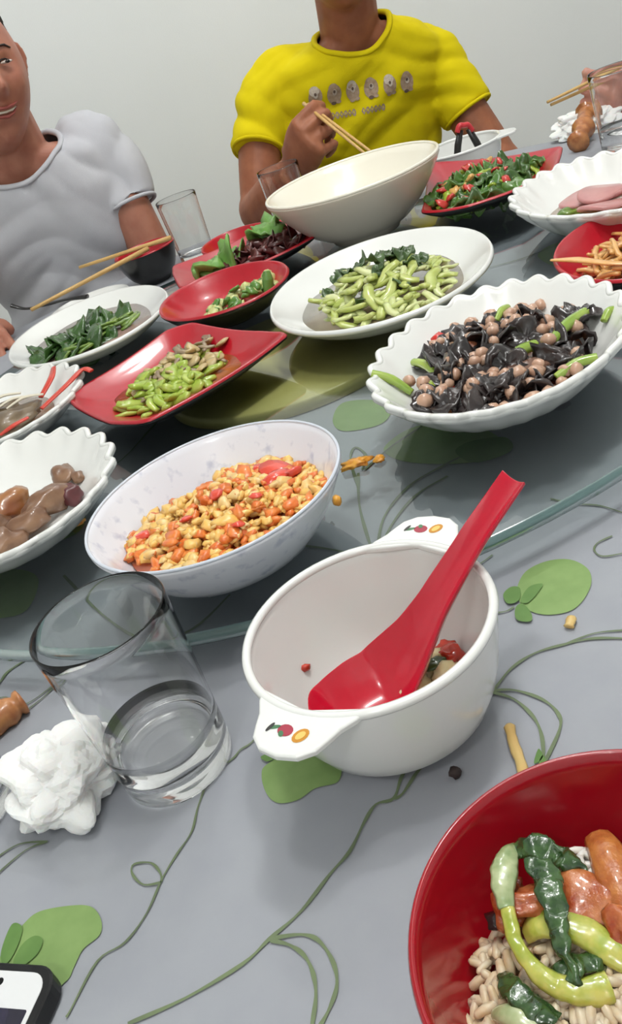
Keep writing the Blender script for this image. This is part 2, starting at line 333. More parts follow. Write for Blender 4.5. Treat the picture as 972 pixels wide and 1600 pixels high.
def dish(name, label, cat, c, ax, ang, h, z0, mats, prof=PLATE, scallop=0, amp=.05, zamp=0, poly=None, lift=0, t=.0035, seg=96, foot=.5, group=None, pin=None):
    """thick open dish; returns the object plus a function mapping (s, theta) to the inner surface"""
    ca, sa = math.cos(math.radians(ang)), math.sin(math.radians(ang))
    if poly: rad = radial_poly(poly, c); mx = max(rad(2*PI*k/72) for k in range(72)); mn = min(rad(2*PI*k/72) for k in range(72))
    def xy(th, s):
        if poly:
            r = rad(th); kk = mn+(r-mn)*min(1, max(0, (s-.3)/.7)); return kk*s*math.cos(th), kk*s*math.sin(th)
        g = 1+(amp*max(0, (s-.55)/.45)**1.5*(.5+.5*math.cos(scallop*th)) if scallop else 0)
        x, y = ax[0]*math.cos(th)*s*g, ax[1]*math.sin(th)*s*g
        return x*ca-y*sa, x*sa+y*ca
    def zz(th, s, f_):
        z = h*f_
        if poly and lift: z += lift*max(0, (s-.55)/.45)**1.5*((rad(th)-mn)/(mx-mn+1e-9))
        if scallop and zamp: z += zamp*max(0, (s-.6)/.4)*(.5+.5*math.cos(scallop*th))
        return z
    av = (ax[0]+ax[1])/2 if ax else mn
    ftop = .004
    P = []  # s, f, dz, doff
    for s, f_ in prof: P.append((s, f_, t+ftop, 0, 0))
    P.append((1+.5*t/av, 1, t+ftop+t*.25, 0, 0))
    P.append((1+.95*t/av, 1, ftop+t*.45, 0, 1))
    for s, f_ in reversed(prof):
        if s < foot: break
        P.append((s+.9*t/av, f_, ftop, 0, 1))
    P.append((foot, 0, 0, 1, 1)); P.append((foot-.05, 0, 0, 1, 1)); P.append((foot-.08, 0, ftop*.7, 1, 1)); P.append((0, 0, ftop*.7, 1, 1))
    v = []; f = []; mi = []; idx = []
    for (s, f_, dz, ft, _) in P:
        if s == 0: idx.append([len(v)]*seg); v.append((c[0], c[1], z0+dz)); continue
        idx.append([len(v)+k for k in range(seg)])
        for k in range(seg):
            th = 2*PI*k/seg; x, y = xy(th, s); z = (0 if ft else zz(th, s, f_)*(1-(t+ftop)/h))+dz
            v.append((c[0]+x, c[1]+y, z0+z))
    for i in range(len(P)-1):
        a, b = idx[i], idx[i+1]
        for k in range(seg):
            qq = []
            for q in (a[k], a[(k+1) % seg], b[(k+1) % seg], b[k]):
                if q not in qq: qq.append(q)
            f.append(tuple(qq)); mi.append(1 if (P[i][4] and P[i+1][4]) and len(mats) > 1 else 0)
    o = MB().add(v, [q[::-1] for q in f], mi).build(name, mats, loc=(c[0], c[1], z0)); tag(o, label, cat, group)
    if scallop:
        rp_ = []
        for k in range(seg):
            th = 2*PI*k/seg; x, y = xy(th, 1+.45*t/av); rp_.append((c[0]+x, c[1]+y, z0+ftop+t+zz(th, 1, 1)*(1-(t+ftop)/h)-t*.30))
        MB().add(*sweep(rp_, t*.62, 8, closed=True)).build('rim', mats[0], o)
    D = Dish(); D.o = o; D.c = c; D.h = h; D.z0 = z0
    sv = [p[0] for p in prof]; fv = [p[1] for p in prof]
    def at(s, th, dz=0):
        f_ = float(np.interp(s, sv, fv)); x, y = xy(th, s)
        return Vector((c[0]+x, c[1]+y, z0+t+ftop+zz(th, s, f_)*(1-(t+ftop)/h)+dz))
    D.at = at
    def surf(x, y):
        X, Y = x-c[0], y-c[1]
        th = math.atan2(Y, X) if poly else math.atan2((-X*sa+Y*ca)/ax[1], (X*ca+Y*sa)/ax[0])
        q = xy(th, 1); s = math.hypot(X, Y)/math.hypot(*q)
        return s, at(min(s, 1), th).z
    D.surf = surf; return D
def liquid(D, s, dz, label, m_, name='sauce', cat='sauce', th0=0):
    """pool of liquid filling the dish to fraction s"""
    dz = max(dz, D.at(s, 0).z-D.at(0, 0).z)
    v = []; f = []; n_ = 60
    v.append(D.at(0, 0)+Vector((0, 0, dz)));
    for k in range(n_):
        p = D.at(s*(1+.05*math.sin(3*k*2*PI/n_+th0)), 2*PI*k/n_); v.append(Vector((p.x, p.y, v[0].z+.0002*math.sin(k))))
    for k in range(n_): f.append((0, 1+k, 1+(k+1) % n_))
    base = len(v)
    # underside
    v += [Vector((p.x*.97+v[0].x*.03, p.y*.97+v[0].y*.03, p.z-.0015)) for p in v[:base]]
    for k in range(n_):
        f.append((base, base+1+(k+1) % n_, base+1+k)); f.append((1+k, base+1+k, base+1+(k+1) % n_, 1+(k+1) % n_))
    o = MB().add(v, f).build(name, m_, loc=v[0]); return tag(o, label, cat, kind='stuff')
rnd = random.Random(5)
def U(a, b): return rnd.uniform(a, b)
# ================================================================ foreground things
def R2(a): return math.radians(a)
print_y = mat('decal_yellow', 'c98a2a', .4); print_r = mat('decal_red', 'a8384a', .4); print_g = mat('decal_green', '4d7a55', .4); print_k = mat('decal_dark', '3c3a38', .4)
def handled_bowl(c, r, h, z0, ang, label, marks=True):
    """white two-handled children's bowl: bowl, two flat tab handles with tiny fruit prints"""
    root = empty('handled_bowl', (c[0], c[1], z0), label, 'bowl')
    ax = (r, r)
    D = dish('bowl', None, None, c, ax, 0, h, z0, [white], prof=DEEP, t=.0026, foot=.58, seg=80)
    D.o.parent = root; D.o.location = (0, 0, 0)
    MB().add(*[(lambda q: (q[0], q[1]))(sweep([(c[0]+(r+.0012)*math.cos(2*PI*k/80), c[1]+(r+.0012)*math.sin(2*PI*k/80), z0+h) for k in range(80)], .0024, 8, closed=True))][0]).build('rim', white, root)
    for k in range(2):
        a0 = R2(ang)+PI*k
        pts = []
        # rounded tab outline, wide at the bowl, rounded outside
        ou = [(-.030, -.004), (-.026, .002), (-.0215, .008), (-.019, .0145), (-.0165, .020), (-.010, .0245), (0, .0258), (.010, .0245), (.0165, .020), (.019, .0145), (.0215, .008), (.026, .002), (.030, -.004), (0, .0005)]
        s_ = r/.06
        top = []
        for (u, q) in ou:
            rr_ = r+q*s_; u = u*s_
            if q < .001: 
                th = u/r; X, Y = (r-.0005)*math.cos(th), (r-.0005)*math.sin(th)
            else: X, Y = rr_-(u*u)/(2*r)*.5, u
            top.append(Vector((c[0]+X*math.cos(a0)-Y*math.sin(a0), c[1]+X*math.sin(a0)+Y*math.cos(a0), z0+h)))
        n_ = len(top); zt = Vector((0, 0, .0016)); ctr = sum(top, Vector())/n_
        ins = [p.lerp(ctr, .06) for p in top]
        v = [p+zt for p in ins]+[p+zt*.5 for p in top]+[p-zt*.9 for p in top]+[p-zt*1.3 for p in ins]
        f = [tuple(range(n_-1, -1, -1)), tuple(3*n_+i for i in range(n_))]
        for j in range(3):
            for i in range(n_): f.append((j*n_+i, j*n_+(i+1) % n_, (j+1)*n_+(i+1) % n_, (j+1)*n_+i))
        hd = MB().add(v, f).build('handle', white, root, smooth=False)
        bv = hd.modifiers.new('b', 'BEVEL'); bv.width = .0006; bv.segments = 2
        if marks:
            e = Vector((math.cos(a0), math.sin(a0), 0)); t_ = Vector((-e.y, e.x, 0)); ct = Vector((c[0], c[1], z0+h+.00175))+e*(r+.0135*s_)
            if k == 0: pass
            def disc(p, a, b, rot, m_, dz, nm):
                q = [p+t_*(a*math.cos(x)*math.cos(rot)-b*math.sin(x)*math.sin(rot))+e*(a*math.cos(x)*math.sin(rot)+b*math.sin(x)*math.cos(rot))+Vector((0, 0, dz)) for x in [2*PI*i/14 for i in range(14)]]
                MB().add(q, [tuple(range(14))]).build(nm, m_, hd, smooth=False)
            sg = -1 if k == 0 else 1
            disc(ct-t_*.006*sg, .0033, .0042, .5, print_y, .0, 'fruit_print')
            disc(ct-t_*.006*sg, .0018, .0026, .5, mat('decal_pale', 'e9c46a', .4), .0001, 'fruit_print')
            disc(ct+t_*.0025*sg-e*.001, .0040, .0032, .2, print_r, 0, 'fruit_print')
            disc(ct+t_*.0035*sg+e*.0012, .0018, .0012, .9, print_g, .0001, 'fruit_print')
            disc(ct+t_*.0085*sg-e*.0015, .0030, .0011, -.4, print_g, 0, 'fruit_print')
            disc(ct+t_*.0105*sg-e*.001, .0010, .0028, .3, print_k, .0001, 'fruit_print')
    return root, D
BC = (.0061, .3305); BR = .0595; BH = .0665
hb, BD = handled_bowl(BC, BR, BH, .0006, -131, 'white two-handled bowl in the foreground with fruit prints on its tab handles')
# soup rest
liquid(BD, .62, .007, 'thin orange soup left in the foreground two-handled bowl', mat('soup', 'd9a066', .1, 'd88a50', 40, trans=.5, ior=1.34), 'soup', 'soup')
omat = mat('egg_pale', 'efe3b8', .35, 'e0cf94', 120, sss=.15); tomat = mat('tomato_red', 'c8402c', .25, 'b03424', 60, coat=.4, sss=.1)
dgreen = mat('dark_leaf', '2f4a22', .3, '45602c', 70, coat=.4)
for i, (x, y, z, r, m_, lb, nm) in enumerate([(.028, .340, .021, (.009, .008, .006), omat, 'pale egg lump behind the red spoon in the foreground bowl', 'egg_piece'), (.036, .326, .022, (.008, .007, .006), omat, 'pale egg lump near the right wall of the foreground bowl', 'egg_piece'), (.019, .330, .018, (.008, .009, .006), omat, 'pale egg lump half hidden by the spoon handle in the foreground bowl', 'egg_piece'),
    (.041, .338, .022, (.007, .006, .005), tomat, 'tomato piece in the soup of the foreground bowl', 'tomato_piece'), (.031, .331, .0265, (.006, .004, .002), dgreen, 'dark green scrap on the egg in the foreground bowl', 'vegetable_scrap'), (.040, .347, .019, (.006, .005, .004), tomat, 'red tomato skin beside the bowl wall in the foreground bowl', 'tomato_piece')]):
    o = MB().add(*blob((x, y, z), r, .35, 1.8, i+3, 3)).build(nm, m_, loc=(x, y, z)); tag(o, lb, nm.split('_')[0])
p = BD.at(.86, R2(140)); o = MB().add(*blob(p+Vector((.0008, -.0004, .0003)), (.003, .0018, .0022), .3, 2, 9)).build('tomato_crumb', tomat, loc=p); tag(o, 'tiny orange tomato crumb stuck on the inner wall of the foreground bowl', 'crumb')
sp_ = BD.at(1, R2(-52)); a_ = Vector((math.cos(R2(-52)), math.sin(R2(-52)), 0))
q = Vector((BC[0], BC[1], .049))+a_*(BR*.955)
o = MB().add(*sweep([q+Vector((0, 0, .004))+a_.cross(Vector((0, 0, 1)))*-.0035, q-Vector((0, 0, .004))+a_.cross(Vector((0, 0, 1)))*.003], .0013, 8)).build('brown_shred', mat('brown_shred', 'a5683a', .4), loc=q); tag(o, 'short brown shred stuck on the outside of the foreground bowl', 'crumb')
# ---------------------------------------------------------------- red spoon
def spoon(label, P0, head, L, rise, m_, wbowl=.0215):
    """P0: front lip (world), head: heading (deg), L: length, rise: tip height above the lip"""
    hx, hy = math.cos(R2(head)), math.sin(R2(head))
    N = 44; M_ = 15; top = []; bot = []
    for i in range(N+1):
        s = i/N
        # half width
        wd = float(np.interp(s, [0, .015, .05, .12, .22, .32, .40, .48, .56, .75, 1], [.006, .013, .0195, .0235, wbowl, .0240, .0195, .0150, .0118, .0095, .0088]))
        dp = float(np.interp(s, [0, .08, .18, .30, .42, .5, .62, .8, 1], [.0, .014, .0195, .0200, .0175, .0135, .0100, .0070, .0022]))
        if s < .28: zc = rise*.02
        zc = rise*float(np.interp(s, [0, .1, .3, .45, .6, .8, 1], [.08, .05, .075, .25, .48, .76, 1]))
        xc = L*s
        row = []; rb = []
        for k in range(M_+1):
            u = -1+2*k/M_; y = wd*u; zz_ = zc-dp*(1-abs(u)**2.1)
            row.append((xc, y, zz_)); rb.append((xc+.0004, y*1.0+.0*u, zz_-.0019))
        top.append(row); bot.append(rb)
    def wv(q): return Vector((P0[0]+q[0]*hx-q[1]*hy, P0[1]+q[0]*hy+q[1]*hx, P0[2]+q[2]))
    v = [wv(q) for r in top for q in r]; nb = len(v); v += [wv(q) for r in bot for q in r]; f = []; W1 = M_+1
    for i in range(N):
        for k in range(M_):
            a = i*W1+k; f.append((a, a+W1, a+W1+1, a+1)); f.append((nb+a, nb+a+1, nb+a+W1+1, nb+a+W1))
    for i in range(N):
        a = i*W1; f.append((a, nb+a, nb+a+W1, a+W1)); a = i*W1+M_; f.append((a, a+W1, nb+a+W1, nb+a))
    for k in range(M_):
        f.append((k, k+1, nb+k+1, nb+k)); a = N*W1+k; f.append((a, nb+a, nb+a+1, a+1))
    o = MB().add(v, f).build('soup_spoon', m_, loc=P0); tag(o, label, 'spoon')
    b = o.modifiers.new('b', 'BEVEL'); b.width = .0008; b.segments = 2; b.limit_method = 'ANGLE'; b.angle_limit = R2(50)
    s_ = o.modifiers.new('s', 'SUBSURF'); s_.levels = 1; s_.render_levels = 1
    return o
redsp = mat('spoon_red', 'c00d2c', .2, coat=.6)
spoon('red melamine soup spoon leaning in the foreground two-handled bowl', (-.034, .3165, .030), 14, .134, .073, redsp, .0255)
# ---------------------------------------------------------------- tumblers
gl = refr('clear_glass', (1, 1, 1), 1.45); wt = refr('water', (1, 1, 1), 1.33)
def tumbler(c, z0, r1, r0, h, label, water=None, wl=None, th=.0014, base=.009):
    def ro(z): return r0+(r1-r0)*(z/h)**1.15
    zs = [.0012+(h-.0012)*i/14 for i in range(15)]
    outer = [(0, .0016), (r0*.8, .0012), (r0*.93, 0), (r0-.0006, .0006)]+[(ro(z), z) for z in zs[1:]]
    rim = [(r1-.0003, h+.0007), (r1-th/2, h+.0011), (r1-th+.0002, h+.0006)]
    inner = [(ro(z)-th, z) for z in reversed(zs) if z > base+.004]+[(ro(base)-th-.0025, base+.001), (ro(base)-th-.008, base), (0, base)]
    o = MB().add(*lathe(outer+rim+inner, 64, (c[0], c[1], z0))).build('tumbler', gl, loc=(c[0], c[1], z0)); tag(o, label, 'glass'); o.cycles.is_caustics_caster = True
    if water:
        zt = water
        pr = [(0, base-.0002), (ro(base)-th-.0078, base-.0002), (ro(base)-th-.0024, base+.0009)]+[(ro(z)-th+.0003, z) for z in (base+.0042, (base+zt)/2, zt)]+[(ro(zt)-th-.0012, zt-.0009), (0, zt-.001)]
        o2 = MB().add(*lathe(pr, 64, (c[0], c[1], z0))).build('water', wt, loc=(c[0], c[1], z0+base)); tag(o2, wl, 'water', kind='stuff')
    return o
tumbler((-.1155, .3605), .0006, .0352, .0315, .1035, 'clear glass tumbler in the foreground beside the crumpled tissue', .031, 'water in the foreground glass tumbler')
tumbler((-.245, .385), .0006, .0352, .0315, .1035, 'clear glass tumbler cut off by the left edge near the phone', .03, 'water in the glass tumbler cut off by the left edge')
tumbler((-.026, 1.565), .0006, .036, .031, .105, 'empty glass tumbler by the wall between the two men')
tumbler((.146, 1.478), .0006, .035, .031, .105, 'glass tumbler behind the big cream bowl, before the man in yellow')
tumbler((.598, 1.215), .0006, .040, .034, .108, 'glass tumbler at the right edge below the hand with chopsticks', .035, 'water in the right edge tumbler')
# ---------------------------------------------------------------- crumpled tissue
tis = mat('tissue_paper', 'f0f0ee', .9, bump=.15, bscale=350, sss=.2)
def tissue(c, r, label, seed, rot=0):
    v, f = ico(5); out = []
    for p in v:
        k = 1
        n1 = noise.noise(p*1.3+Vector((seed, 0, 0))); n2 = abs(noise.noise(p*2.2+Vector((0, seed, 0)))); n3 = abs(noise.noise(p*5+Vector((0, 0, seed))))
        k = .95+.45*n1+.42*n2+.10*n3
        q = Vector((p.x*r[0]*k, p.y*r[1]*k, p.z*r[2]*k)); q.rotate(Matrix.Rotation(rot, 3, 'Z'))
        q.z = max(q.z+r[2]*.75, .0008+.001*abs(n2))
        out.append(q+Vector(c))
    o = MB().add(out, f).build('crumpled_tissue', tis, loc=c, smooth=False); tag(o, label, 'tissue'); return o
tissue((-.177, .3665, 0), (.027, .030, .0195), 'crumpled white tissue beside the foreground glass', 4.2, .6)
tissue((.63, 1.415, 0), (.05, .035, .018), 'crumpled white tissue behind the meat bone at the far right', 9.1)
# ---------------------------------------------------------------- smartphone
ph = empty('smartphone', (-.215, .215, .0006), 'smartphone with white face in a black case at the bottom left corner', 'phone')
def rrect(w_, h_, r, z, n=6):
    P = []
    for cx, cy, a0 in ((w_/2-r, h_/2-r, 0), (-w_/2+r, h_/2-r, 90), (-w_/2+r, -h_/2+r, 180), (w_/2-r, -h_/2+r, 270)):
        for k in range(n+1):
            a = R2(a0+90*k/n); P.append((cx+r*math.cos(a), cy+r*math.sin(a), z))
    return P
# top right corner of the case sits near (-.168,.250); long side runs towards the camera
pa = R2(-24); pr = Matrix.Rotation(pa, 3, 'Z'); PHW, PHH = .072, .142
pc = Vector((-.171, .2545, .0006))-pr @ Vector((PHW/2, PHH/2, 0))
def slab(w_, h_, r, z0, z1, inset=.0008):
    a = rrect(w_-2*inset, h_-2*inset, r, z0); b = rrect(w_, h_, r, z0+inset); c_ = rrect(w_, h_, r, z1-inset); d = rrect(w_-2*inset, h_-2*inset, r, z1)
    n_ = len(a); v = [pr @ Vector(p)+pc for q in (a, b, c_, d) for p in q]; f = [tuple(range(n_-1, -1, -1)), tuple(3*n_+i for i in range(n_))]
    for j in range(3):
        for i in range(n_): f.append((j*n_+i, j*n_+(i+1) % n_, (j+1)*n_+(i+1) % n_, (j+1)*n_+i))
    return v, f
MB().add(*slab(PHW, PHH, .0105, 0, .0098)).build('case', mat('phone_case', '161618', .45), ph, smooth=False)
MB().add(*slab(PHW-.0075, PHH-.0075, .008, .0095, .0102, .0002)).build('face_plate', mat('phone_white', 'e4e5e6', .1, coat=.8), ph, smooth=False)
_p0 = pc.copy(); pc = _p0+pr @ Vector((0, -.001, 0))
MB().add(*slab(.0605, .105, .001, .0102, .0104, .00005)).build('screen', mat('phone_screen', '23212e', .06, '343048', 60, coat=.8), ph, smooth=False)
for dx, dy, w2, h2, nm in ((-.009, .0625, .012, .0018, 'earpiece'), (.004, .0625, .0024, .0024, 'sensor'), (.009, .0622, .0036, .0036, 'front_camera')):
    pc = _p0+pr @ Vector((dx, dy, 0)); MB().add(*slab(w2, h2, min(w2, h2)/2.01, .0101, .01035, .00005)).build(nm, mat('phone_dark', '101012', .2), ph, smooth=False)
pc = _p0
# ---------------------------------------------------------------- scraps lying about
def scrap(name, label, pts, rad, m_, cat, flat=.6, seg=8, amp=.25, seed=0):
    P = smoothpts(pts, 5); n_ = len(P)
    R = [rad*(1+amp*noise.noise(Vector((i*.5, seed, 0)))) for i in range(n_)]; R[0] *= .6; R[-1] *= .6
    o = MB().add(*sweep(P, R, seg, flat)).build(name, m_, loc=pts[0]); return tag(o, label, cat)
beige = mat('potato_beige', 'd8b978', .35, 'cfa862', 60, coat=.3, sss=.1)
scrap('potato_strip', 'pale yellow potato strip on the cloth above the red bowl', [(.053, .3000, .002), (.0505, .288, .002), (.049, .275, .002), (.046, .262, .002)], .0026, beige, 'food scrap')
scrap('crumb', 'small beige crumb on the cloth under the printed pear at right', [(.1065, .349, .0015), (.109, .352, .0018), (.1115, .356, .0015)], .0028, beige, 'crumb')
o = MB().add(*blob((.0195, .283, .0033), (.0032, .003, .0028), .25, 2, 3)).build('peppercorn', mat('peppercorn', '3b2c2a', .6, '2a2020', 300), loc=(.0195, .283, .003)); tag(o, 'dark peppercorn on the cloth before the foreground two-handled bowl', 'peppercorn')
o = MB().add(*blob((.1945, .549, TT+.0085), (.0105, .0095, .0085), .15, 1.6, 5, 3)).build('jujube', mat('jujube', '3a1a1c', .25, '5c2826', 120, coat=.4, bump=.3), loc=(.1945, .549, TT)); tag(o, 'dark red jujube lying on the glass before the fungus dish', 'fruit')
eggm = mat('egg_orange', 'e8a83e', .3, 'd98a2c', 120, coat=.4, sss=.15)
for i, (x, y, r, lb) in enumerate([(.043, .561, (.010, .006, .003), 'larger fallen egg crumb on the glass right of the egg bowl'), (.060, .556, (.004, .003, .002), 'tiny fallen egg crumb on the glass right of the larger one'), (-.180, .640, (.006, .005, .002), 'orange crumb on the glass between egg bowl and meat dish')]):
    o = MB().add(*blob((x, y, TT+r[2]), r, .5, 2, i+20, 3)).build('egg_crumb', eggm, loc=(x, y, TT)); tag(o, lb, 'crumb')
bone = mat('fried_bone', 'a5623a', .35, 'c98a55', 90, coat=.3)
scrap('gnawed_bone', 'brown gnawed bone stub on the cloth at the left edge', [(-.262, .430, .006), (-.243, .441, .007), (-.222, .455, .007), (-.215, .459, .007)], .0085, bone, 'bone', 1, 12, .5, 3)
scrap('fried_chicken_bone', 'browned chicken bone at the far right before the tissue', [(.565, 1.30, .014), (.580, 1.32, .018), (.600, 1.35, .022), (.620, 1.385, .028), (.628, 1.395, .03)], .0125, bone, 'bone', 1, 12, .7, 5)
# ---------------------------------------------------------------- big egg and tomato bowl
china = mat('speckled_china', 'e6e7ee', .14, 'c3c6d6', 85, coat=.5, lo=.56, hi=.72)
ED = dish('china_bowl', 'white china bowl with faint grey floral speckle holding scrambled egg and tomato', 'bowl', (-.0555, .5075), (.0855, .0855), 0, .050, TT, [china], prof=PLATE, t=.0024, foot=.52, seg=110)
MB().add(*sweep([(ED.c[0]+.0868*math.cos(2*PI*k/110), ED.c[1]+.0868*math.sin(2*PI*k/110), TT+.0505) for k in range(110)], .0012, 8, closed=True)).build('rim_line', mat('rim_glaze', 'cdd3de', .15, coat=.5), ED.o)
liquid(ED, .80, .006, 'orange tomato juice pooled under the scrambled egg', mat('egg_juice', 'e0713a', .12, 'd85c30', 50, coat=.5), 'tomato_juice')
curd = MB(); em = [mat('curd_yellow', 'f0b95c', .35, 'f3c878', 150, coat=.3, sss=.15), mat('curd_pale', 'f0ce90', .35, 'ecb660', 150, coat=.3, sss=.15), mat('curd_orange', 'e8873c', .3, 'e07030', 150, coat=.4, sss=.15)]
k = 0
while k < 760:
    x, y = U(-1, 1), U(-1, 1); r_ = math.hypot(x*1.0, y*1.0)
    if r_ > 1: continue
    if x+y*.5 < -1.05 or (y > .6 and x < .0): continue
    # mound offset a little to the right, long in x
    px_, py_ = ED.c[0]+.002+x*.070, ED.c[1]+.004+y*.064
    top = .016*(1-r_**2)**.7
    z = TT+.0225+max(0, (r_-.8)*.02)+top*U(.5, 1)
    s_ = U(.0022, .0050)
    if k % 9 == 0: s_ *= 1.35
    curd.add(*blob((px_, py_, z), (s_*U(.9, 1.6), s_*U(.7, 1.1), s_*U(.5, .8)), .42, 1.5, k, 1 if s_ < .0028 else 2, E3(U(-.5, .5), U(-.5, .5), U(0, 6.3))), rnd.choices([0, 1, 2], [4.5, 2.2, 4])[0]); k += 1
o = curd.build('scrambled_egg', em, loc=(ED.c[0], ED.c[1], TT+.01)); tag(o, 'heap of orange yellow scrambled egg curds in the china bowl', 'egg', kind='stuff')
tm = mat('tomato_chunk', 'd8392c', .2, 'e25a40', 60, coat=.5, sss=.12)
def chunk(sd, r=(1, .8, .35), amp=.35, sub=2, fr=1.3): return MB().add(*blob((0, 0, 0), r, amp, fr, sd, sub)).mesh('chunk', tm)
tms = [chunk(i+50) for i in range(4)]
for i, (x, y, s_) in enumerate([(-.012, .536, .012), (-.004, .526, .010), (-.014, .522, .010), (-.022, .547, .007), (-.024, .556, .006), (.004, .556, .006), (-.112, .520, .0085), (-.03, .50, .005), (.006, .516, .006), (-.055, .519, .006), (.012, .497, .005), (-.078, .503, .005), (-.002, .480, .005), (-.004, .537, .006), (-.016, .560, .006), (-.045, .475, .005)]):
    r_ = math.hypot((x-ED.c[0])/.066, (y-ED.c[1])/.060); z = TT+.0245+.016*max(0, 1-r_**2)**.7
    put(tms[i % 4], 'tomato_chunk', (x, y, z), (U(-.4, .4), U(-.4, .4), U(0, 6)), s_, 'red tomato chunk among the scrambled egg in the china bowl', 'tomato', 'tomato chunks in the egg bowl')
o = MB().add(*blob(ED.at(1.02, R2(-35), -.012)+Vector((.0012, -.0010, 0)), (.003, .003, .004), .2, 2, 8)).build('egg_smear', eggm, loc=ED.at(1, R2(-35))); tag(o, 'egg crumb stuck on the outside of the china bowl', 'crumb')
# ---------------------------------------------------------------- red rice bowl at the bottom right
RC = (.044, .1505)
redi = mat('red_bowl_glaze', 'a00c1c', .2, '940b1a', 9, coat=.5)
RD = dish('red_bowl', 'large red rice bowl at the bottom right corner', 'bowl', RC, (.0645, .0645), 0, .0655, .0006, [redi, mat('red_bowl_outside', 'a50e1e', .25, coat=.4)], prof=BOWL, t=.0026, foot=.45, seg=110)
ricem = mat('cooked_rice', 'e0cdb0', .4, 'd2b48c', 200, coat=.2, sss=.25)
g0 = MB().add(*sweep([(-.0034, 0, 0), (-.0026, 0, .0002), (0, 0, .0004), (.0026, 0, .0002), (.0034, 0, 0)], [.0005, .0012, .0014, .0011, .0004], 7))
rice = MB()
o_ = Vector((.030, .150, 0))
for k in range(620):
    a, r_ = U(0, 6.28), math.sqrt(U(0, 1)); x, y = .031+.043*r_*math.cos(a), .150+.040*r_*math.sin(a)
    z = .033+.008*(1-r_*r_)+U(-.001, .0025)
    R_m = E3(U(-.5, .5), U(-.6, .6), U(0, 6.3)); sc_ = U(1.0, 1.35)
    rice.add([R_m @ (Vector(q)*sc_)+Vector((x, y, z)) for q in g0.v], g0.f)
rice.add(*blob((.033, .148, .0265), (.041, .040, .0125), .1, 2, 2, 3))
o = rice.build('boiled_rice', ricem, loc=(.03, .1475, .02)); tag(o, 'heap of oily boiled rice in the red bowl', 'rice', kind='stuff')
gm_ = MB(); gm_.v, gm_.f, gm_.mi = g0.v, g0.f, g0.mi; gme = gm_.mesh('grain', ricem)
for (s, th, rz, lb) in ((.79, 165, 1.2, 'single rice grain stuck highest on the left wall of the red bowl'), (.77, 168, 1.9, 'rice grain stuck on the red bowl wall just below the highest one'), (.66, 152, 1.3, 'rice grain at the left edge of the rice heap in the red bowl')):
    p = RD.at(s, R2(th)); put(gme, 'rice_grain', p+Vector((.0012, 0, .0012)), (0, -.9, rz), 1.45, lb, 'rice grain')
# greens and orange slices
oil = dict(coat=.7)
stemm = mat('pak_choi_stem', '98a83a', .22, 'c6c060', 160, sss=.15, coat=.7); stemp = mat('pak_choi_pale', '7d9560', .22, 'bcc498', 120, sss=.15, coat=.6); leafm = mat('pak_choi_leaf', '1f3a1e', .2, '3f5f30', 220, coat=.7, bump=.4, bscale=220)
def strand(name, label, pts, rads, m_, cat, flat=.45, group=None, seg=10, crinkle=0, upv=None):
    P = smoothpts(pts, 6); n_ = len(P); R = list(np.interp(np.linspace(0, 1, n_), np.linspace(0, 1, len(rads)), rads))
    v, f = sweep(smoothpts(P, 3), list(np.interp(np.linspace(0, 1, (n_-1)*3+1), np.linspace(0, 1, n_), R)), seg, flat, upv)
    if crinkle:
        v = [q+noise.noise_vector(q*210)*crinkle*.0034+noise.noise_vector(q*520)*crinkle*.0012 for q in v]
    o = MB().add(v, f).build(name, m_, loc=pts[0]); return tag(o, label, cat, group)
strand('pak_choi_stem', 'long yellow green pak choi stem curving across the red bowl', [(.0148, .180, .053), (.0135, .174, .053), (.0125, .166, .051), (.0150, .157, .0485), (.0195, .1515, .047), (.026, .1475, .046), (.034, .147, .045)], [.0022, .0026, .0026, .0030, .0036, .0042, .0048], stemm, 'vegetable', .5, crinkle=.18)
strand('pak_choi_stem', 'pale whitish green stalk bending over at the top left of the red bowl food', [(.0270, .1965, .053), (.0225, .1945, .0555), (.0185, .189, .0565), (.0155, .183, .0555), (.0140, .177, .0535)], [.0022, .0036, .0044, .0040, .0026], stemp, 'vegetable', .4, crinkle=.2)
strand('pak_choi_leaf', 'dark green leaf strip hanging down the middle of the red bowl', [(.0300, .1915, .055), (.0300, .186, .0565), (.0295, .179, .056), (.0278, .170, .0545), (.0260, .161, .052), (.0250, .153, .050), (.024, .147, .046)], [.002, .0042, .0046, .0038, .0030, .0024, .002], leafm, 'vegetable', .28, crinkle=.55, seg=14)
strand('pak_choi_leaf', 'crumpled dark green leaf tip at the top of the red bowl food', [(.0235, .194, .0535), (.029, .1935, .0565), (.034, .1895, .0555), (.039, .1855, .053), (.042, .182, .050)], [.002, .0042, .0052, .0036, .0012], leafm, 'vegetable', .35, crinkle=.9, seg=14)
strand('pak_choi_stem', 'thick pale green stem arching to the right in the red bowl', [(.0165, .172, .044), (.021, .1715, .0475), (.028, .169, .0485), (.035, .163, .0475), (.040, .155, .0465), (.046, .150, .045)], [.003, .0048, .005, .0052, .0050, .0045], stemm, 'vegetable', .45, crinkle=.15)
strand('pak_choi_leaf', 'folded dark leaf at the bottom of the red bowl food', [(.0045, .164, .042), (.006, .156, .0455), (.010, .149, .046), (.015, .144, .044)], [.0015, .0042, .0050, .002], leafm, 'vegetable', .4, crinkle=.6, seg=14)
strand('pak_choi_stem', 'pale green stem end at the lowest edge of the red bowl', [(-.002, .154, .041), (.001, .151, .044), (.005, .147, .045), (.010, .140, .043)], [.002, .0035, .0042, .004], stemp, 'vegetable', .55)
strand('pak_choi_leaf', 'dark leaf fold between the two yellow green stems', [(.020, .158, .044), (.026, .155, .047), (.033, .155, .046), (.037, .153, .043)], [.002, .004, .0035, .001], leafm, 'vegetable', .45, crinkle=.7)
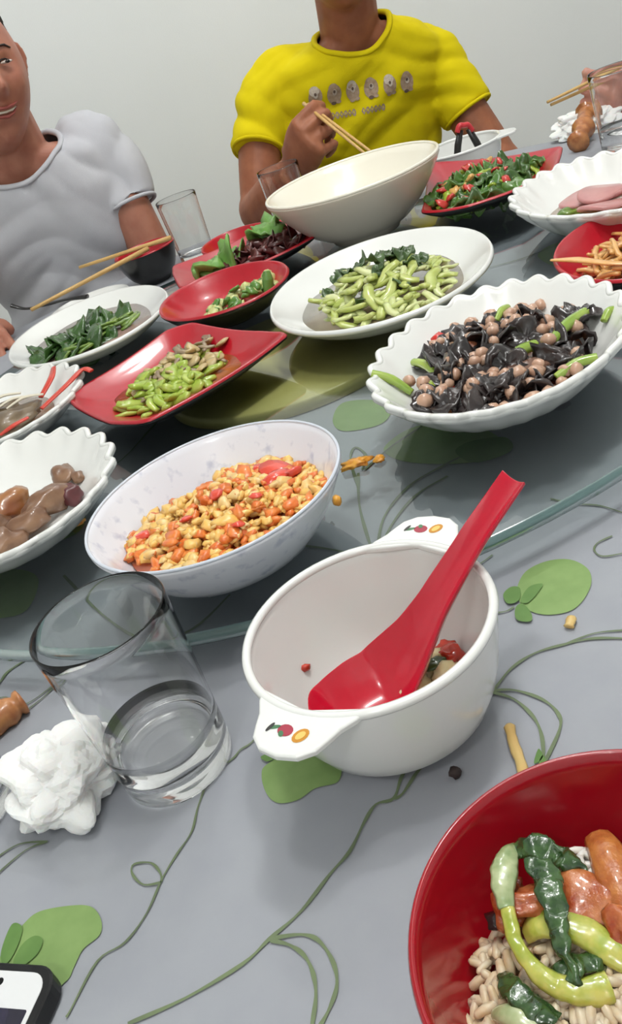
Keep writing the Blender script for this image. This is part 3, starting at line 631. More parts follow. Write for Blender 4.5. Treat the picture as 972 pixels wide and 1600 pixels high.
orm = mat('braised_carrot', 'a85a28', .3, 'c07a3c', 180, coat=.4, bump=.4, bscale=300, sss=.12); orm2 = mat('braised_tomato', '9a3e1c', .25, 'bf7442', 140, coat=.5, bump=.5, bscale=260, sss=.12)
strand('carrot_strip', 'upright orange brown carrot strip at the right edge of the red bowl', [(.0535, .194, .047), (.053, .186, .050), (.051, .176, .050), (.050, .166, .048)], [.0050, .0062, .0066, .005], orm, 'vegetable', .6)
for i, (x, y, z, r, lb) in enumerate([(.0385, .172, .047, (.012, .0095, .004), 'broad braised tomato slice in the middle right of the red bowl'), (.0165, .183, .046, (.0085, .006, .004), 'braised tomato piece left of the long green stem in the red bowl'), (.0475, .160, .047, (.009, .0075, .006), 'glossy orange tomato lump below the carrot strip in the red bowl'), (.023, .179, .049, (.009, .006, .004), 'braised tomato piece between the two hanging greens in the red bowl'), (.0195, .190, .043, (.0045, .003, .002), 'small tomato shred at the top left of the red bowl food')]):
    o = MB().add(*blob((x, y, z), r, .35, 1.4, i+31, 3, E3(.3, -.2, i))).build('tomato_piece', orm2, loc=(x, y, z)); tag(o, lb, 'tomato')
for i, (x, y, lb) in enumerate([(.0105, .181, 'black fungus scrap at the left edge of the tomato in the red bowl'), (.0405, .1925, 'dull purple scrap beside the white rice at the top of the red bowl')]):
    o = MB().add(*blob((x, y, .043), (.005, .004, .002), .5, 2, i+60)).build('fungus_scrap', mat('fungus_dark', '2a2220', .25, coat=.5), loc=(x, y, .043)); tag(o, lb, 'fungus')
rb = MB()
for k in range(36):
    R_m = E3(U(-.6, .6), U(-.6, .6), U(0, 6.3)); q0 = Vector((.0465+U(-.004, .004), .1855+U(-.007, .008), .045+U(-.003, .003)))
    rb.add([R_m @ Vector(q)+q0 for q in g0.v], g0.f)
o = rb.build('boiled_rice', mat('rice_white', 'f0e8dc', .4, sss=.25), loc=(.0465, .1855, .045)); tag(o, 'small clump of white rice left of the carrot strip in the red bowl', 'rice', kind='stuff')
# ================================================================ dishes on the turntable and the far table
def scatter(meshes, n, c, ax, ang, z0, hgt, name, label, cat, group, sc_=(1, 1), tilt=.5, rmax=1, rz=None, D=None, avoid=None, edge=0.0, off=(0, 0), lift=.004, qmax=.84):
    """n countable pieces laid over an elliptical heap"""
    ca, sa = math.cos(R2(ang)), math.sin(R2(ang)); k = 0; tries = 0
    while k < n and tries < n*20:
        tries += 1
        a = U(0, 6.283); r_ = math.sqrt(U(0, 1))*rmax; x, y = ax[0]*r_*math.cos(a)+off[0], ax[1]*r_*math.sin(a)+off[1]
        if avoid and avoid(x/ax[0], y/ax[1]): continue
        X, Y = c[0]+x*ca-y*sa, c[1]+x*sa+y*ca
        z = z0+hgt*(1-r_*r_)*U(.45, 1)+U(0, .002)+edge*r_**3
        if D:
            q, zs = D.surf(X, Y)
            if q > qmax: continue
            z = max(z, zs+lift)
        put(meshes[k % len(meshes)], name, (X, Y, z), (U(-tilt, tilt), U(-tilt, tilt), U(0, 6.28) if rz is None else R2(rz)+U(-.5, .5)), U(*sc_), label, cat, group); k += 1
def lump(name, m_, r, amp, fr, seeds, sub=2): return [MB().add(*blob((0, 0, 0), r, amp, fr, s, sub)).mesh(name, m_) for s in seeds]
def bent(name, m_, L, rad, bend, flat=.5, seg=7, taper=.6, n=3, wob=.15):
    out = []
    for k in range(n):
        P = [(-L/2+L*i/7, bend*L*math.sin(PI*i/7)*(1 if k % 2 else -1)+wob*L*.15*math.sin(i*1.7+k), .15*bend*L*math.sin(i*1.1+k*2)) for i in range(8)]
        R = [rad*(taper+(1-taper)*math.sin(PI*(i+.7)/8.4)) for i in range(8)]
        out.append(MB().add(*sweep(P, R, seg, flat)).mesh(name, m_))
    return out
def crumple(name, m_, r, seeds, amp=.6, sub=3, thick=.6):
    """crinkled lobe: a wavy thin cup like wood ear fungus or a cooked leaf"""
    out = []
    for s in seeds:
        v = []; f = []; N = 20; K = 5
        for sd in (1, -1):
            v.append(Vector((0, 0, sd*thick*r*.12)))
            for j in range(1, K+1):
                for k in range(N):
                    a = 2*PI*k/N; q = j/K; w_ = noise.noise(Vector((math.cos(a)*1.2+s*5, math.sin(a)*1.2, q)))
                    w2 = noise.noise(Vector((math.cos(a)*2.6+s*3, math.sin(a)*2.6, q*2))); rr_ = r*q*(1+.35*w_+.12*w2); z = r*(.45*q*q*math.sin(a*2+s)+.30*q*q*math.sin(a*3.0+s*2)*amp+.5*w_+.35*w2*amp)+sd*thick*r*.12
                    v.append(Vector((rr_*math.cos(a), rr_*math.sin(a), z)))
        B_ = 1+K*N
        for h_ in (0, 1):
            b = h_*B_
            for k in range(N):
                t_ = (b, b+1+k, b+1+(k+1) % N); f.append(t_ if h_ == 0 else t_[::-1])
            for j in range(K-1):
                for k in range(N):
                    q = (b+1+j*N+k, b+1+(j+1)*N+k, b+1+(j+1)*N+(k+1) % N, b+1+j*N+(k+1) % N); f.append(q if h_ == 0 else q[::-1])
        for k in range(N):
            a_, b_ = 1+(K-1)*N+k, 1+(K-1)*N+(k+1) % N; f.append((a_, B_+a_, B_+b_, b_))
        out.append(MB().add(v, f).mesh(name, m_))
    return out
# ---- scalloped dish with black fungus, peanuts and green stems
SC = dish('scalloped_dish', 'large white scalloped oval dish of black fungus and peanuts at right', 'dish', (.173, .594), (.109, .0895), -118, .040, TT, [white], scallop=26, amp=.042, zamp=.004, t=.0045, seg=312, foot=.5)
sauce_o = mat('sauce_orange', 'c8783a', .12, 'a85424', 30, coat=.5)
liquid(SC, .70, .006, 'reddish orange sauce in the fungus and peanut dish', sauce_o)
c_, A_ = (.173, .594), -118
fungus = mat('wood_ear', '241f1f', .28, '3a2f2d', 60, coat=.5, bump=.3, bscale=120)
FG = crumple('fungus', fungus, .0122, range(6))
scatter(FG, 40, c_, (.078, .058), A_, TT+.023, .012, 'wood_ear', 'curly black wood ear fungus piece in the scalloped peanut dish', 'fungus', 'wood ear pieces among the peanuts', (.95, 1.3), .7, D=SC, lift=.0125, qmax=.64)
scatter(FG, 44, c_, (.100, .076), A_, TT+.018, .014, 'wood_ear', 'curly black wood ear fungus piece in the scalloped peanut dish', 'fungus', 'wood ear pieces among the peanuts', (.75, 1.2), .7, edge=.004, D=SC, lift=.0125, qmax=.76)
pn = mat('boiled_peanut', 'c4a088', .3, 'b58a72', 50, coat=.4, sss=.15)
PN = [MB().add(*blob((0, 0, 0), (.0062, .0050, .0049), .12, 1.4, s, 2)).mesh('peanut', pn) for s in range(3)]
scatter(PN, 88, c_, (.094, .070), A_, TT+.022, .016, 'peanut', 'light brown boiled peanut among the black fungus in the scalloped dish', 'peanut', 'peanuts in the fungus dish', (.8, 1.1), .6, edge=.004, D=SC)
gs = mat('green_stem', '7fa03c', .22, 'a3b84e', 40, coat=.5, sss=.1)
STEMS = [((.081, .617, .067), (.104, .600, .048), .0042, 'green garlic stem poking over the left rim of the fungus dish'), ((.120, .645, .052), (.128, .612, .050), .0040, 'short yellow green stem near the left of the fungus dish'), ((.212, .672, .057), (.195, .655, .056), .0036, 'thin green stem at the back middle of the fungus dish'),
     ((.199, .584, .056), (.169, .571, .055), .0052, 'thick green stem lying in the middle of the fungus dish'), ((.248, .603, .058), (.205, .575, .056), .0050, 'long green stem right of the middle in the fungus dish'), ((.220, .528, .056), (.190, .530, .052), .0042, 'yellow green stem along the front rim of the fungus dish'), ((.239, .630, .056), (.228, .615, .056), .003, 'small green stem by the back right rim of the fungus dish'), ((.133, .570, .050), (.144, .566, .050), .004, 'small bright green stem piece at the front left of the fungus dish'), ((.262, .584, .060), (.250, .578, .057), .0035, 'pale green stem at the right of the fungus dish'), ((.112, .600, .050), (.117, .588, .050), .005, 'pale green leaf stalk at the left of the fungus dish')]
for i, (a, b, r_, lb) in enumerate(STEMS):
    A, B = Vector(a), Vector(b); mid = (A+B)/2+Vector((.001, .002, .002))
    strand('garlic_stem', lb, [A, mid, B], [r_*.9, r_, r_*.75], gs, 'vegetable', .85)
for i, (x, y, z, lb) in enumerate([(.150, .668, .054, 'bright red chilli piece at the back left of the fungus dish'), (.126, .575, .049, 'red chilli shred at the front left of the fungus dish')]):
    o = MB().add(*blob((x, y, z), (.0075, .0055, .0045), .35, 1.6, i+70)).build('chilli_piece', mat('chilli_red', 'cc2a24', .2, coat=.5), loc=(x, y, z)); tag(o, lb, 'chilli')
brn = mat('brown_mushroom', '5e4032', .25, '7a5644', 40, coat=.5)
for i, (x, y, z, r, lb) in enumerate([(.177, .552, .054, (.016, .011, .008), 'glossy brown mushroom cap at the front of the fungus dish'), (.160, .620, .056, (.009, .007, .006), 'orange brown meat cube in the fungus dish'), (.146, .553, .051, (.014, .009, .007), 'dark mushroom cap at the front left rim of the fungus dish')]):
    o = MB().add(*blob((x, y, z), r, .2, 1.4, i+80, 3)).build('mushroom_cap', brn if i != 1 else mat('meat_orange', '9c6044', .3, coat=.4), loc=(x, y, z)); tag(o, lb, 'mushroom' if i != 1 else 'meat')
# ---- oval dish with green stems
CE = dish('oval_dish', 'white oval dish heaped with yellow green stems in the centre of the turntable', 'dish', (.151, .879), (.142, .115), -97, .034, TT, [white, white2], t=.004, seg=110)
liquid(CE, .76, .004, 'thin brown sauce under the yellow green stems', mat('sauce_brown', 'a99a78', .1, '9c8a6c', 30, coat=.6))
st1 = mat('kale_stem', 'a9b658', .25, 'c0c878', 50, coat=.4, sss=.12); st2 = mat('kale_stem_pale', 'c3cc86', .25, 'd0d49a', 50, coat=.4, sss=.12); lf = mat('kale_leaf', '39502a', .3, '4c6636', 60, coat=.4, bump=.3)
CM = bent('stem_slice', st1, .040, .0062, .10)+bent('stem_slice', st2, .034, .0055, .16)
scatter(CM, 110, (.155, .872), (.092, .070), -97, TT+.017, .020, 'stem_slice', 'yellow green vegetable stem slice in the central white oval dish', 'vegetable', 'stem slices in the central oval dish', (.7, 1.1), .45, D=CE)
scatter(crumple('leaf_scrap', lf, .012, (3, 5, 8)), 16, (.155, .895), (.080, .060), -97, TT+.026, .016, 'leaf_scrap', 'dark green leaf scrap among the stems in the central white oval dish', 'vegetable', 'dark leaves in the central oval dish', (.6, 1.0), .8, D=CE)
# ---- square red dish with green pepper and mushroom
sqr = [(-.196, .881), (-.141, .760), (-.105, .718), (.043, .812), (-.050, .972), (-.080, .978)]
SQ = dish('square_dish', 'red square dish with black underside holding pale green celery and mushroom', 'dish', (-.080, .860), None, 0, .026, TT, [red, black], poly=sqr, lift=.010, t=.0035, seg=120, foot=.45, prof=[(0, 0), (.3, 0), (.55, .0), (.68, .10), (.8, .34), (.9, .66), (1, 1)])
liquid(SQ, .72, .003, 'orange sauce in the red square dish', mat('sauce_orange2', 'c47a38', .1, 'b4652a', 30, coat=.6))
cg = mat('celery_green', '93ad38', .25, 'b4c258', 45, coat=.4, sss=.12); cb = mat('mushroom_beige', 'b8a06c', .3, 'c8b488', 50, coat=.3, sss=.1); cbr = mat('mushroom_brown', '84705a', .35, '9c8666', 40, coat=.3)
CG = bent('celery_piece', cg, .026, .0062, .12, .55)+lump('celery_piece', cg, (.011, .008, .004), .3, 1.3, (1, 2))
scatter(CG, 95, (-.085, .848), (.074, .048), 58, TT+.012, .016, 'celery_piece', 'pale green celery piece in the red square dish', 'vegetable', 'celery pieces in the red square dish', (.7, 1.15), .6, D=SQ)
scatter(lump('mushroom_slice', cb, (.011, .008, .003), .3, 1.3, (4, 5, 6))+bent('mushroom_slice', cbr, .020, .004, .15), 60, (-.070, .870), (.066, .042), 58, TT+.015, .018, 'mushroom_slice', 'beige mushroom slice among celery in the red square dish', 'mushroom', 'mushroom slices in the red square dish', (.6, 1.1), .7, D=SQ)
# ---- red oval dish with cucumber cubes
RO = dish('oval_dish', 'red oval dish with black underside holding a small heap of green cucumber dice', 'dish', (-.004, 1.053), (.094, .079), -77, .034, TT, [red, black], t=.0035, seg=110)
cu = mat('cucumber_flesh', 'b8bd72', .3, 'ccd090', 50, coat=.4, sss=.12); cus = mat('cucumber_skin', '4d7a2e', .3, '64903a', 50, coat=.4)
scatter(lump('cucumber_dice', cu, (.0085, .0075, .0055), .28, 1.2, (1, 2, 3)), 52, (.012, 1.038), (.066, .038), 42, TT+.010, .018, 'cucumber_dice', 'pale green cucumber cube in the red oval dish', 'vegetable', 'cucumber cubes in the red oval dish', (.7, 1.2), .8, D=RO)
scatter(lump('cucumber_skin', cus, (.008, .006, .003), .28, 1.2, (4, 5)), 26, (.012, 1.038), (.066, .040), 42, TT+.013, .018, 'cucumber_piece', 'dark green cucumber skin piece in the red oval dish', 'vegetable', 'cucumber skin pieces in the red oval dish', (.7, 1.2), .8, D=RO)
strand('cucumber_wedge', 'upright green cucumber wedge at the right of the red oval dish', [(.046, 1.030, TT+.016), (.050, 1.033, TT+.030), (.052, 1.035, TT+.040)], [.006, .007, .004], cus, 'vegetable', .7)
# ---- white oval dish with dark greens (left)
WL = dish('oval_dish', 'white oval dish of dark cooked greens at the left before the man in white', 'dish', (-.186, 1.155), (.138, .108), -80, .030, TT, [white, white2], t=.004, seg=110)
liquid(WL, .78, .004, 'pinkish brown sauce at the right end of the dark greens dish', mat('sauce_pink', 'a58a7c', .12, '8e7266', 25, coat=.6))
lg = mat('cooked_leaf', '2c4a20', .25, '42662c', 50, coat=.5, bump=.4, bscale=160); lg2 = mat('cooked_leaf_mid', '55752e', .25, '7d963c', 50, coat=.5, bump=.3, bscale=160)
LV = crumple('leaf', lg, .026, (1, 4, 6, 9), .5)
scatter(LV, 16, (-.205, 1.125), (.068, .046), 48, TT+.015, .010, 'cooked_leaf', 'wilted dark green leaf in the left white oval dish', 'vegetable', 'dark leaves in the left oval dish', (.7, 1.1), .3, D=WL, lift=.006, qmax=.72)
scatter(bent('leaf_stalk', lg2, .05, .006, .1, .5), 16, (-.175, 1.110), (.060, .036), 48, TT+.018, .010, 'leaf_stalk', 'yellow green stalk among dark leaves in the left white oval dish', 'vegetable', 'stalks in the left oval dish', (.6, 1.0), .3, rz=40, D=WL, lift=.006, qmax=.72)
# ---- red square dish with lettuce and dark slices
sq2 = [(-.064, 1.315), (-.055, 1.165), (-.035, 1.148), (.137, 1.160), (.118, 1.345), (.100, 1.352)]
S2 = dish('square_dish', 'red square dish with green leaves and purple brown slices left of the cream bowl', 'dish', (.035, 1.250), None, 0, .022, TT, [red, black], poly=sq2, lift=.010, t=.0035, seg=100, foot=.45, prof=[(0, 0), (.3, 0), (.6, .0), (.72, .12), (.82, .36), (.92, .7), (1, 1)])
let = mat('lettuce', '5c8c3c', .35, '7fae58', 40, coat=.2, sss=.15, bump=.3, bscale=120); pur = mat('purple_slice', '4a2526', .3, '6e3c38', 40, coat=.4)
for i, (x, y, z, s, lb) in enumerate([(.005, 1.225, .055, 1.25, 'crinkled green lettuce leaf at the left of the red square leaf dish'), (-.018, 1.215, .050, 1.0, 'darker lettuce leaf at the left edge of the red square leaf dish'), (.022, 1.235, .055, .9, 'folded lettuce leaf left of the purple slices'), (.082, 1.255, .062, 1.15, 'bright green lettuce leaf standing in the middle of the red square leaf dish'), (.090, 1.262, .070, .95, 'pale green lettuce tip on top beside the cream bowl')]):
    put(crumple('lettuce', let, .026, (i+11,), .7)[0], 'lettuce_leaf', (x, y, z), (U(-.6, .6), U(-.5, .5), U(0, 6)), s, lb, 'lettuce')
scatter(crumple('purple_slice', pur, .013, (2, 3, 4))+lump('purple_slice', pur, (.014, .010, .004), .3, 1.3, (6, 7)), 46, (.065, 1.225), (.072, .036), 5, TT+.016, .016, 'meat_slice', 'purple brown meat slice beside the lettuce in the red square leaf dish', 'meat', 'purple brown slices in the leaf dish', (.8, 1.2), .7, D=S2, lift=.008, qmax=.8)
# ---- small red plate behind
dish('small_plate', 'small red plate on the cloth behind the leaf dish, by the far glass', 'plate', (.046, 1.440), (.072, .060), -84, .032, .0006, [red, black], t=.003, seg=80)
# ---- big cream bowl
CR = dish('cream_bowl', 'big cream serving bowl before the man in yellow', 'bowl', (.208, 1.195), (.1155, .1155), 0, .080, TT, [mat('cream_inside', 'efeadb', .2, coat=.4), mat('cream_glaze', 'dcd3c4', .25, 'd8cfbe', 6, coat=.3)], prof=[(0, 0), (.3, 0), (.4, .03), (.5, .1), (.6, .21), (.7, .36), (.8, .54), (.88, .7), (.95, .87), (1, 1)], t=.004, seg=120, foot=.40)
MB().add(*sweep([(.208+.1175*math.cos(2*PI*k/110), 1.195+.1175*math.sin(2*PI*k/110), TT+.080) for k in range(110)], .0024, 8, closed=True)).build('rim', mat('cream_inside', 'efeadb', .2), CR.o)
liquid(CR, .5, .006, 'pale broth low in the big cream bowl', mat('broth', 'd9cfa4', .08, coat=.6), 'broth', 'soup')
# ---- red leaf shaped dish with green pepper
sq3 = [(.262, 1.080), (.276, 1.045), (.300, 1.018), (.354, 1.012), (.418, 1.045), (.466, 1.130), (.452, 1.150), (.345, 1.290), (.340, 1.292)]
S3 = dish('leaf_shaped_dish', 'red pointed dish of green peppers and red bits right of the cream bowl', 'dish', (.352, 1.130), None, 0, .026, TT, [red, black], poly=sq3, lift=.014, t=.0035, seg=120, foot=.45, prof=[(0, 0), (.3, 0), (.55, .0), (.68, .10), (.8, .34), (.9, .66), (1, 1)])
gp = mat('green_pepper', '4a7430', .25, '628a3c', 40, coat=.5, sss=.1); gp2 = mat('green_pepper_dark', '35561f', .3, '4a6b30', 40, coat=.4); gy = mat('pepper_yellow_green', '9ab03c', .25, coat=.4)
scatter(crumple('pepper', gp, .015, (1, 2))+crumple('pepper', gp2, .016, (3, 5))+bent('pepper', gy, .03, .006, .2, .5, n=1), 105, (.350, 1.125), (.112, .070), 50, TT+.014, .020, 'green_pepper_piece', 'fried green pepper piece in the red pointed dish', 'vegetable', 'green pepper pieces in the red pointed dish', (.7, 1.15), .8, D=S3, lift=.008, qmax=.80)
scatter(lump('red_bit', mat('red_pepper', 'c43a30', .25, coat=.4), (.011, .008, .004), .3, 1.3, (1, 2)), 16, (.350, 1.130), (.104, .066), 50, TT+.026, .016, 'red_pepper_piece', 'red pepper piece among the green peppers in the red pointed dish', 'vegetable', 'red pepper pieces in the red pointed dish', (.6, 1.1), .7, D=S3, lift=.008, qmax=.80)
scatter(lump('egg_bit', mat('fried_egg', 'd9a860', .3, coat=.3), (.012, .009, .004), .4, 1.3, (1, 2)), 7, (.345, 1.150), (.07, .045), 50, TT+.028, .012, 'meat_slice', 'tan meat slice among the green peppers in the red pointed dish', 'meat', 'tan slices in the red pointed dish', (.7, 1.1), .6, D=S3, lift=.008, qmax=.80)
# ---- scalloped dish with ham (right)
SH = dish('scalloped_dish', 'white scalloped dish of pink ham slices at the far right', 'dish', (.405, .882), (.112, .086), -92, .040, TT, [white], scallop=24, amp=.06, zamp=.0035, t=.0045, seg=288, foot=.5)
liquid(SH, .68, .005, 'orange oil around the pink ham slices', mat('oil_orange', 'c58a4a', .1, 'b06428', 25, coat=.6))
ham = mat('ham_pink', 'c18a86', .35, 'b57a78', 40, coat=.3, sss=.15)
for i, (x, y, z, a, lb) in enumerate([(.395, .915, .046, .2, 'pink ham slice at the back of the right scalloped dish'), (.400, .885, .052, .8, 'largest pink ham slice on top in the right scalloped dish'), (.385, .855, .047, 1.6, 'pink ham slice at the front left of the right scalloped dish'), (.425, .870, .050, 2.4, 'pink ham slice overlapping at the right end of the right scalloped dish')]):
    v, f = lathe([(0, 0), (.026, 0), (.0285, .001), (.0285, .0035), (.026, .0045), (0, .0045)], 28)
    v = [Vector((p[0], p[1]*.8, p[2]+.004*math.sin(p[0]*60+i))) for p in v]
    put(MB().add(v, f).mesh('ham', ham), 'ham_slice', (x, y, z), (.08*i, .12, a), 1, lb, 'ham')
o = MB().add(*blob((.372, .900, .042), (.014, .010, .006), .4, 1.5, 4, 3)).build('herb_piece', lg2, loc=(.372, .9, .042)); tag(o, 'dark green herb scrap at the left of the ham slices', 'vegetable')
# ---- red bowl with potato shreds (right edge)
RP = dish('oval_dish', 'red oval dish of pale potato shreds at the right edge', 'dish', (.352, .706), (.094, .074), -115, .034, TT, [red, black], t=.0035, seg=110)
ps = mat('potato_shred', 'e0b070', .3, 'd9a058', 60, coat=.4, sss=.12)
scatter(bent('shred', ps, .045, .0032, .22, .7, 6, .7, 4), 120, (.358, .704), (.072, .050), -115, TT+.012, .020, 'potato_shred', 'orange tinted potato shred in the red oval dish at the right edge', 'potato', 'potato shreds in the red dish at right', (.7, 1.1), .5, D=RP)
strand('potato_strip', 'long pale strip hanging over the left rim of the potato dish', [(.274, .722, TT+.038), (.290, .705, TT+.036), (.303, .680, TT+.034), (.32, .665, TT+.03)], [.002, .005, .004, .002], ps, 'potato', .4)
# ---- left scalloped dishes
S4 = dish('scalloped_dish', 'white scalloped dish with brown fish and red pepper strips at the left edge', 'dish', (-.279, .921), (.105, .092), -75, .032, TT, [white], scallop=22, amp=.06, zamp=.0035, t=.0045, seg=264, foot=.5)
fish = mat('braised_fish', '5f5040', .35, '7c6a50', 40, coat=.4, bump=.4, bscale=120)
for i, (x, y, z, r, lb) in enumerate([(-.262, .880, .050, (.040, .022, .012), 'dark braised fish piece in the left edge scalloped dish'), (-.285, .915, .052, (.035, .020, .011), 'braised fish piece behind the first one in the left edge dish')]):
    o = MB().add(*blob((x, y, z), r, .3, 1.5, i+90, 3, E3(0, 0, .7))).build('fish_piece', fish, loc=(x, y, z)); tag(o, lb, 'fish')
liquid(S4, .66, .004, 'brown sauce under the braised fish', mat('sauce_dark', '8a5a30', .12, coat=.5))
rp = mat('red_pepper_strip', 'cc4030', .25, coat=.4)
for i, (pts, lb) in enumerate([([(-.230, .925, .052), (-.215, .945, .062), (-.214, .975, .064)], 'red pepper strip up the back rim of the left edge scalloped dish'), ([(-.225, .885, .052), (-.195, .905, .060), (-.176, .925, .064), (-.166, .915, .062)], 'red pepper strip over the right rim of the left edge scalloped dish'), ([(-.265, .852, .052), (-.250, .852, .056), (-.235, .860, .056)], 'short red pepper strip at the front of the left edge scalloped dish')]):
    strand('pepper_strip', lb, pts, [.004, .005, .0035], rp, 'vegetable', .4)
for i, (x, y) in enumerate([(-.255, .905), (-.240, .895), (-.27, .93)]):
    strand('onion_strip', ('pale onion strip lying on the braised fish, nearest the red strips', 'pale onion strip on the middle of the braised fish', 'pale onion strip at the back of the braised fish')[[1, 0, 2][i]], [(x-.02, y, .062), (x, y+.006, .065), (x+.02, y+.006, .061)], [.002, .003, .002], mat('onion', 'd8d0bc', .4), 'vegetable', .5)
S5 = dish('scalloped_dish', 'white scalloped dish of brown meat chunks at the left edge', 'dish', (-.236, .668), (.110, .093), -73, .036, TT, [white], scallop=22, amp=.06, zamp=.0035, t=.0045, seg=264, foot=.5)
mt = mat('braised_meat', '6e4c38', .35, '8c6a50', 45, coat=.4, bump=.3, bscale=120); mt2 = mat('braised_skin', 'a87440', .3, '8a5030', 35, coat=.5)
for i, (px_, py_, z, r, m_, rot, lb) in enumerate([(-.190, .705, .045, (.011, .014, .007), mt, .3, 'small brown meat piece alone at the back of the meat dish'), (-.176, .694, .043, (.006, .008, .004), mt, .3, 'smallest brown meat crumb beside the lone meat piece'), (-.198, .655, .048, (.023, .013, .011), mt, .6, 'largest brown meat chunk at the right of the meat dish'), (-.180, .657, .045, (.010, .009, .008), mat('meat_dark_red', '5a2a2c', .35, coat=.3), 0, 'dark red meat end beside the largest chunk'), (-.232, .670, .050, (.022, .014, .013), mt2, .9, 'golden brown chunk with skin at the back left of the meat dish'), (-.212, .632, .046, (.017, .010, .009), mt, .3, 'brown meat chunk at the front of the meat dish'), (-.242, .640, .048, (.017, .012, .010), mt, 1.3, 'reddish meat chunk left of the front chunk'), (-.234, .612, .046, (.018, .015, .011), mt, .2, 'square dark meat block nearest the front rim of the meat dish')]):
    o = MB().add(*blob((px_, py_, z), r, .3, 1.4, i+100, 3, E3(.2, .1, rot))).build('meat_chunk', m_, loc=(px_, py_, z)); tag(o, lb, 'meat')
# ---- place setting of the man in white
LB = dish('rice_bowl', 'black outside red inside rice bowl before the man in white', 'bowl', (-.105, 1.505), (.050, .050), 0, .056, .0006, [red, black], prof=BOWL, t=.003, seg=72, foot=.5)
dish('side_plate', 'small white side plate with a black spoon left of the black and red bowl', 'plate', (-.215, 1.440), (.066, .066), 0, .020, .0006, [white], t=.003, seg=72)
wood = mat('bamboo', 'c9a060', .45, 'd4ae70', 30)
def stick(name, a, b, r0, r1, m_, label, cat='chopstick', sq=True):
    A, B = Vector(a), Vector(b); P = [A.lerp(B, i/6) for i in range(7)]
    o = MB().add(*sweep(P, [r0+(r1-r0)*i/6 for i in range(7)], 8 if not sq else 6)).build(name, m_, loc=a); return tag(o, label, cat)
stick('chopstick', (-.054, 1.455, .0665), (-.215, 1.500, .0660), .0042, .0026, wood, 'bamboo chopstick lying across the black and red bowl to the left')
stick('chopstick', (-.095, 1.460, .0625), (-.290, 1.365, .0560), .0042, .0030, wood, 'bamboo chopstick slanting forward from the black and red bowl')
strand('spoon', 'black spoon lying on the small white side plate', [(-.345, 1.500, .048), (-.325, 1.495, .036), (-.29, 1.475, .034), (-.25, 1.455, .034), (-.215, 1.44, .030)], [.006, .004, .004, .005, .008], black, 'spoon', .5)
# ---- far right: second two-handled bowl with tongs
hb2, D2 = handled_bowl((.405, 1.350), .060, .060, .0006, -25, 'white two-handled bowl at the back behind the pepper dish, holding black tongs', marks=False)
tg = empty('serving_tongs', (.405, 1.325, .045), 'small black tongs with a red top standing in the back white bowl', 'tongs')
stp = (.4105, 1.325, .0905)
MB().add(*sweep([(.3905, 1.325, .050), (.3965, 1.325, .068), (.4045, 1.325, .086)], [.0055, .0055, .0045], 8, .6)).build('arm', black, tg)
MB().add(*sweep([(.4290, 1.325, .042), (.4245, 1.325, .060), (.4165, 1.325, .084)], [.0055, .0055, .0045], 8, .6)).build('arm', black, tg)
MB().add(*sweep(smoothpts([(.399, 1.325, .084), (.404, 1.325, .092), (.4105, 1.325, .0905), (.417, 1.325, .089), (.422, 1.325, .079)], 4), .0055, 8, .7)).build('hinge', mat('tongs_red', 'c8353c', .35), tg)
# ================================================================ people
def xf(origin, xax, yax, zax):
    return lambda q: Vector(origin)+Vector(xax)*q[0]+Vector(yax)*q[1]+Vector(zax)*q[2]
def head(mb, c, yaw, pitch, roll, k=1.):
    """head looking along local -Y; features are bumps on one surface. returns the local->world function"""
    R = Matrix.Rotation(yaw, 3, 'Z') @ Matrix.Rotation(roll, 3, 'Y') @ Matrix.Rotation(pitch, 3, 'X')
    T = lambda q: Vector(c)+R @ (Vector(q)*k)
    def g(p, q, s): return math.exp(-sum(((a-b)/t)**2 for a, b, t in zip(p, q, s)))
    v = []; f = []; N, M_ = 96, 72
    for j in range(M_+1):
        ph = -PI/2+PI*j/M_
        for i in range(N):
            th = 2*PI*i/N; d = Vector((math.cos(ph)*math.sin(th), -math.cos(ph)*math.cos(th), math.sin(ph)))
            v.append(T(face(d)))
    for j in range(M_):
        for i in range(N): f.append((j*N+i, j*N+(i+1) % N, (j+1)*N+(i+1) % N, (j+1)*N+i))
    mb.add(v, f)
    for sx in (-1, 1):
        pts = [(sx*.074, .012, -.028), (sx*.079, .016, -.012), (sx*.083, .020, .008), (sx*.080, .018, .024), (sx*.074, .012, .030)]
        mb.add(*sweep([T(q) for q in pts], [.006*k, .010*k, .013*k, .012*k, .006*k], 10, .45, R @ Vector((0, 1, 0))))
    return T, R
def face(d):
    def g(q, s): return math.exp(-sum(((a-b)/t)**2 for a, b, t in zip(d, q, s)))
    x, y, z = d.x*.0745, d.y*.094, d.z*.116
    if z < 0:
        t = min(1, -d.z); x *= 1-.26*t**2.0; y *= 1-.06*t
        if d.y > 0: y *= 1-.30*t
    else: x *= 1-.04*d.z
    if d.y < 0: y += .006*(1-abs(d.x))  # flatter face
    e = 0
    e += .024*g((0, -1, -.20), (.13, .6, .13))+.012*g((0, -1, -.05), (.10, .6, .18))+.006*g((.13, -1, -.23), (.08, .5, .08))+.006*g((-.13, -1, -.23), (.08, .5, .08))
    e += .005*g((0, -1, .16), (.55, .5, .07))
    for s in (-1, 1):
        e -= .010*g((s*.36, -.92, .045), (.17, .5, .10)); e += .0065*g((s*.52, -.8, -.20), (.22, .5, .16)); e -= .003*g((s*.34, -.9, -.42), (.10, .4, .12))
    e += .006*g((0, -.9, -.45), (.26, .5, .06))+.006*g((0, -.85, -.56), (.22, .5, .06))-.005*g((0, -.88, -.505), (.26, .5, .022))-.004*g((0, -.8, -.66), (.25, .5, .05))+.008*g((0, -.6, -.85), (.28, .5, .13))
    n = Vector((d.x*.5, d.y, d.z*.25)).normalized()
    return Vector((x, y, z))+n*e
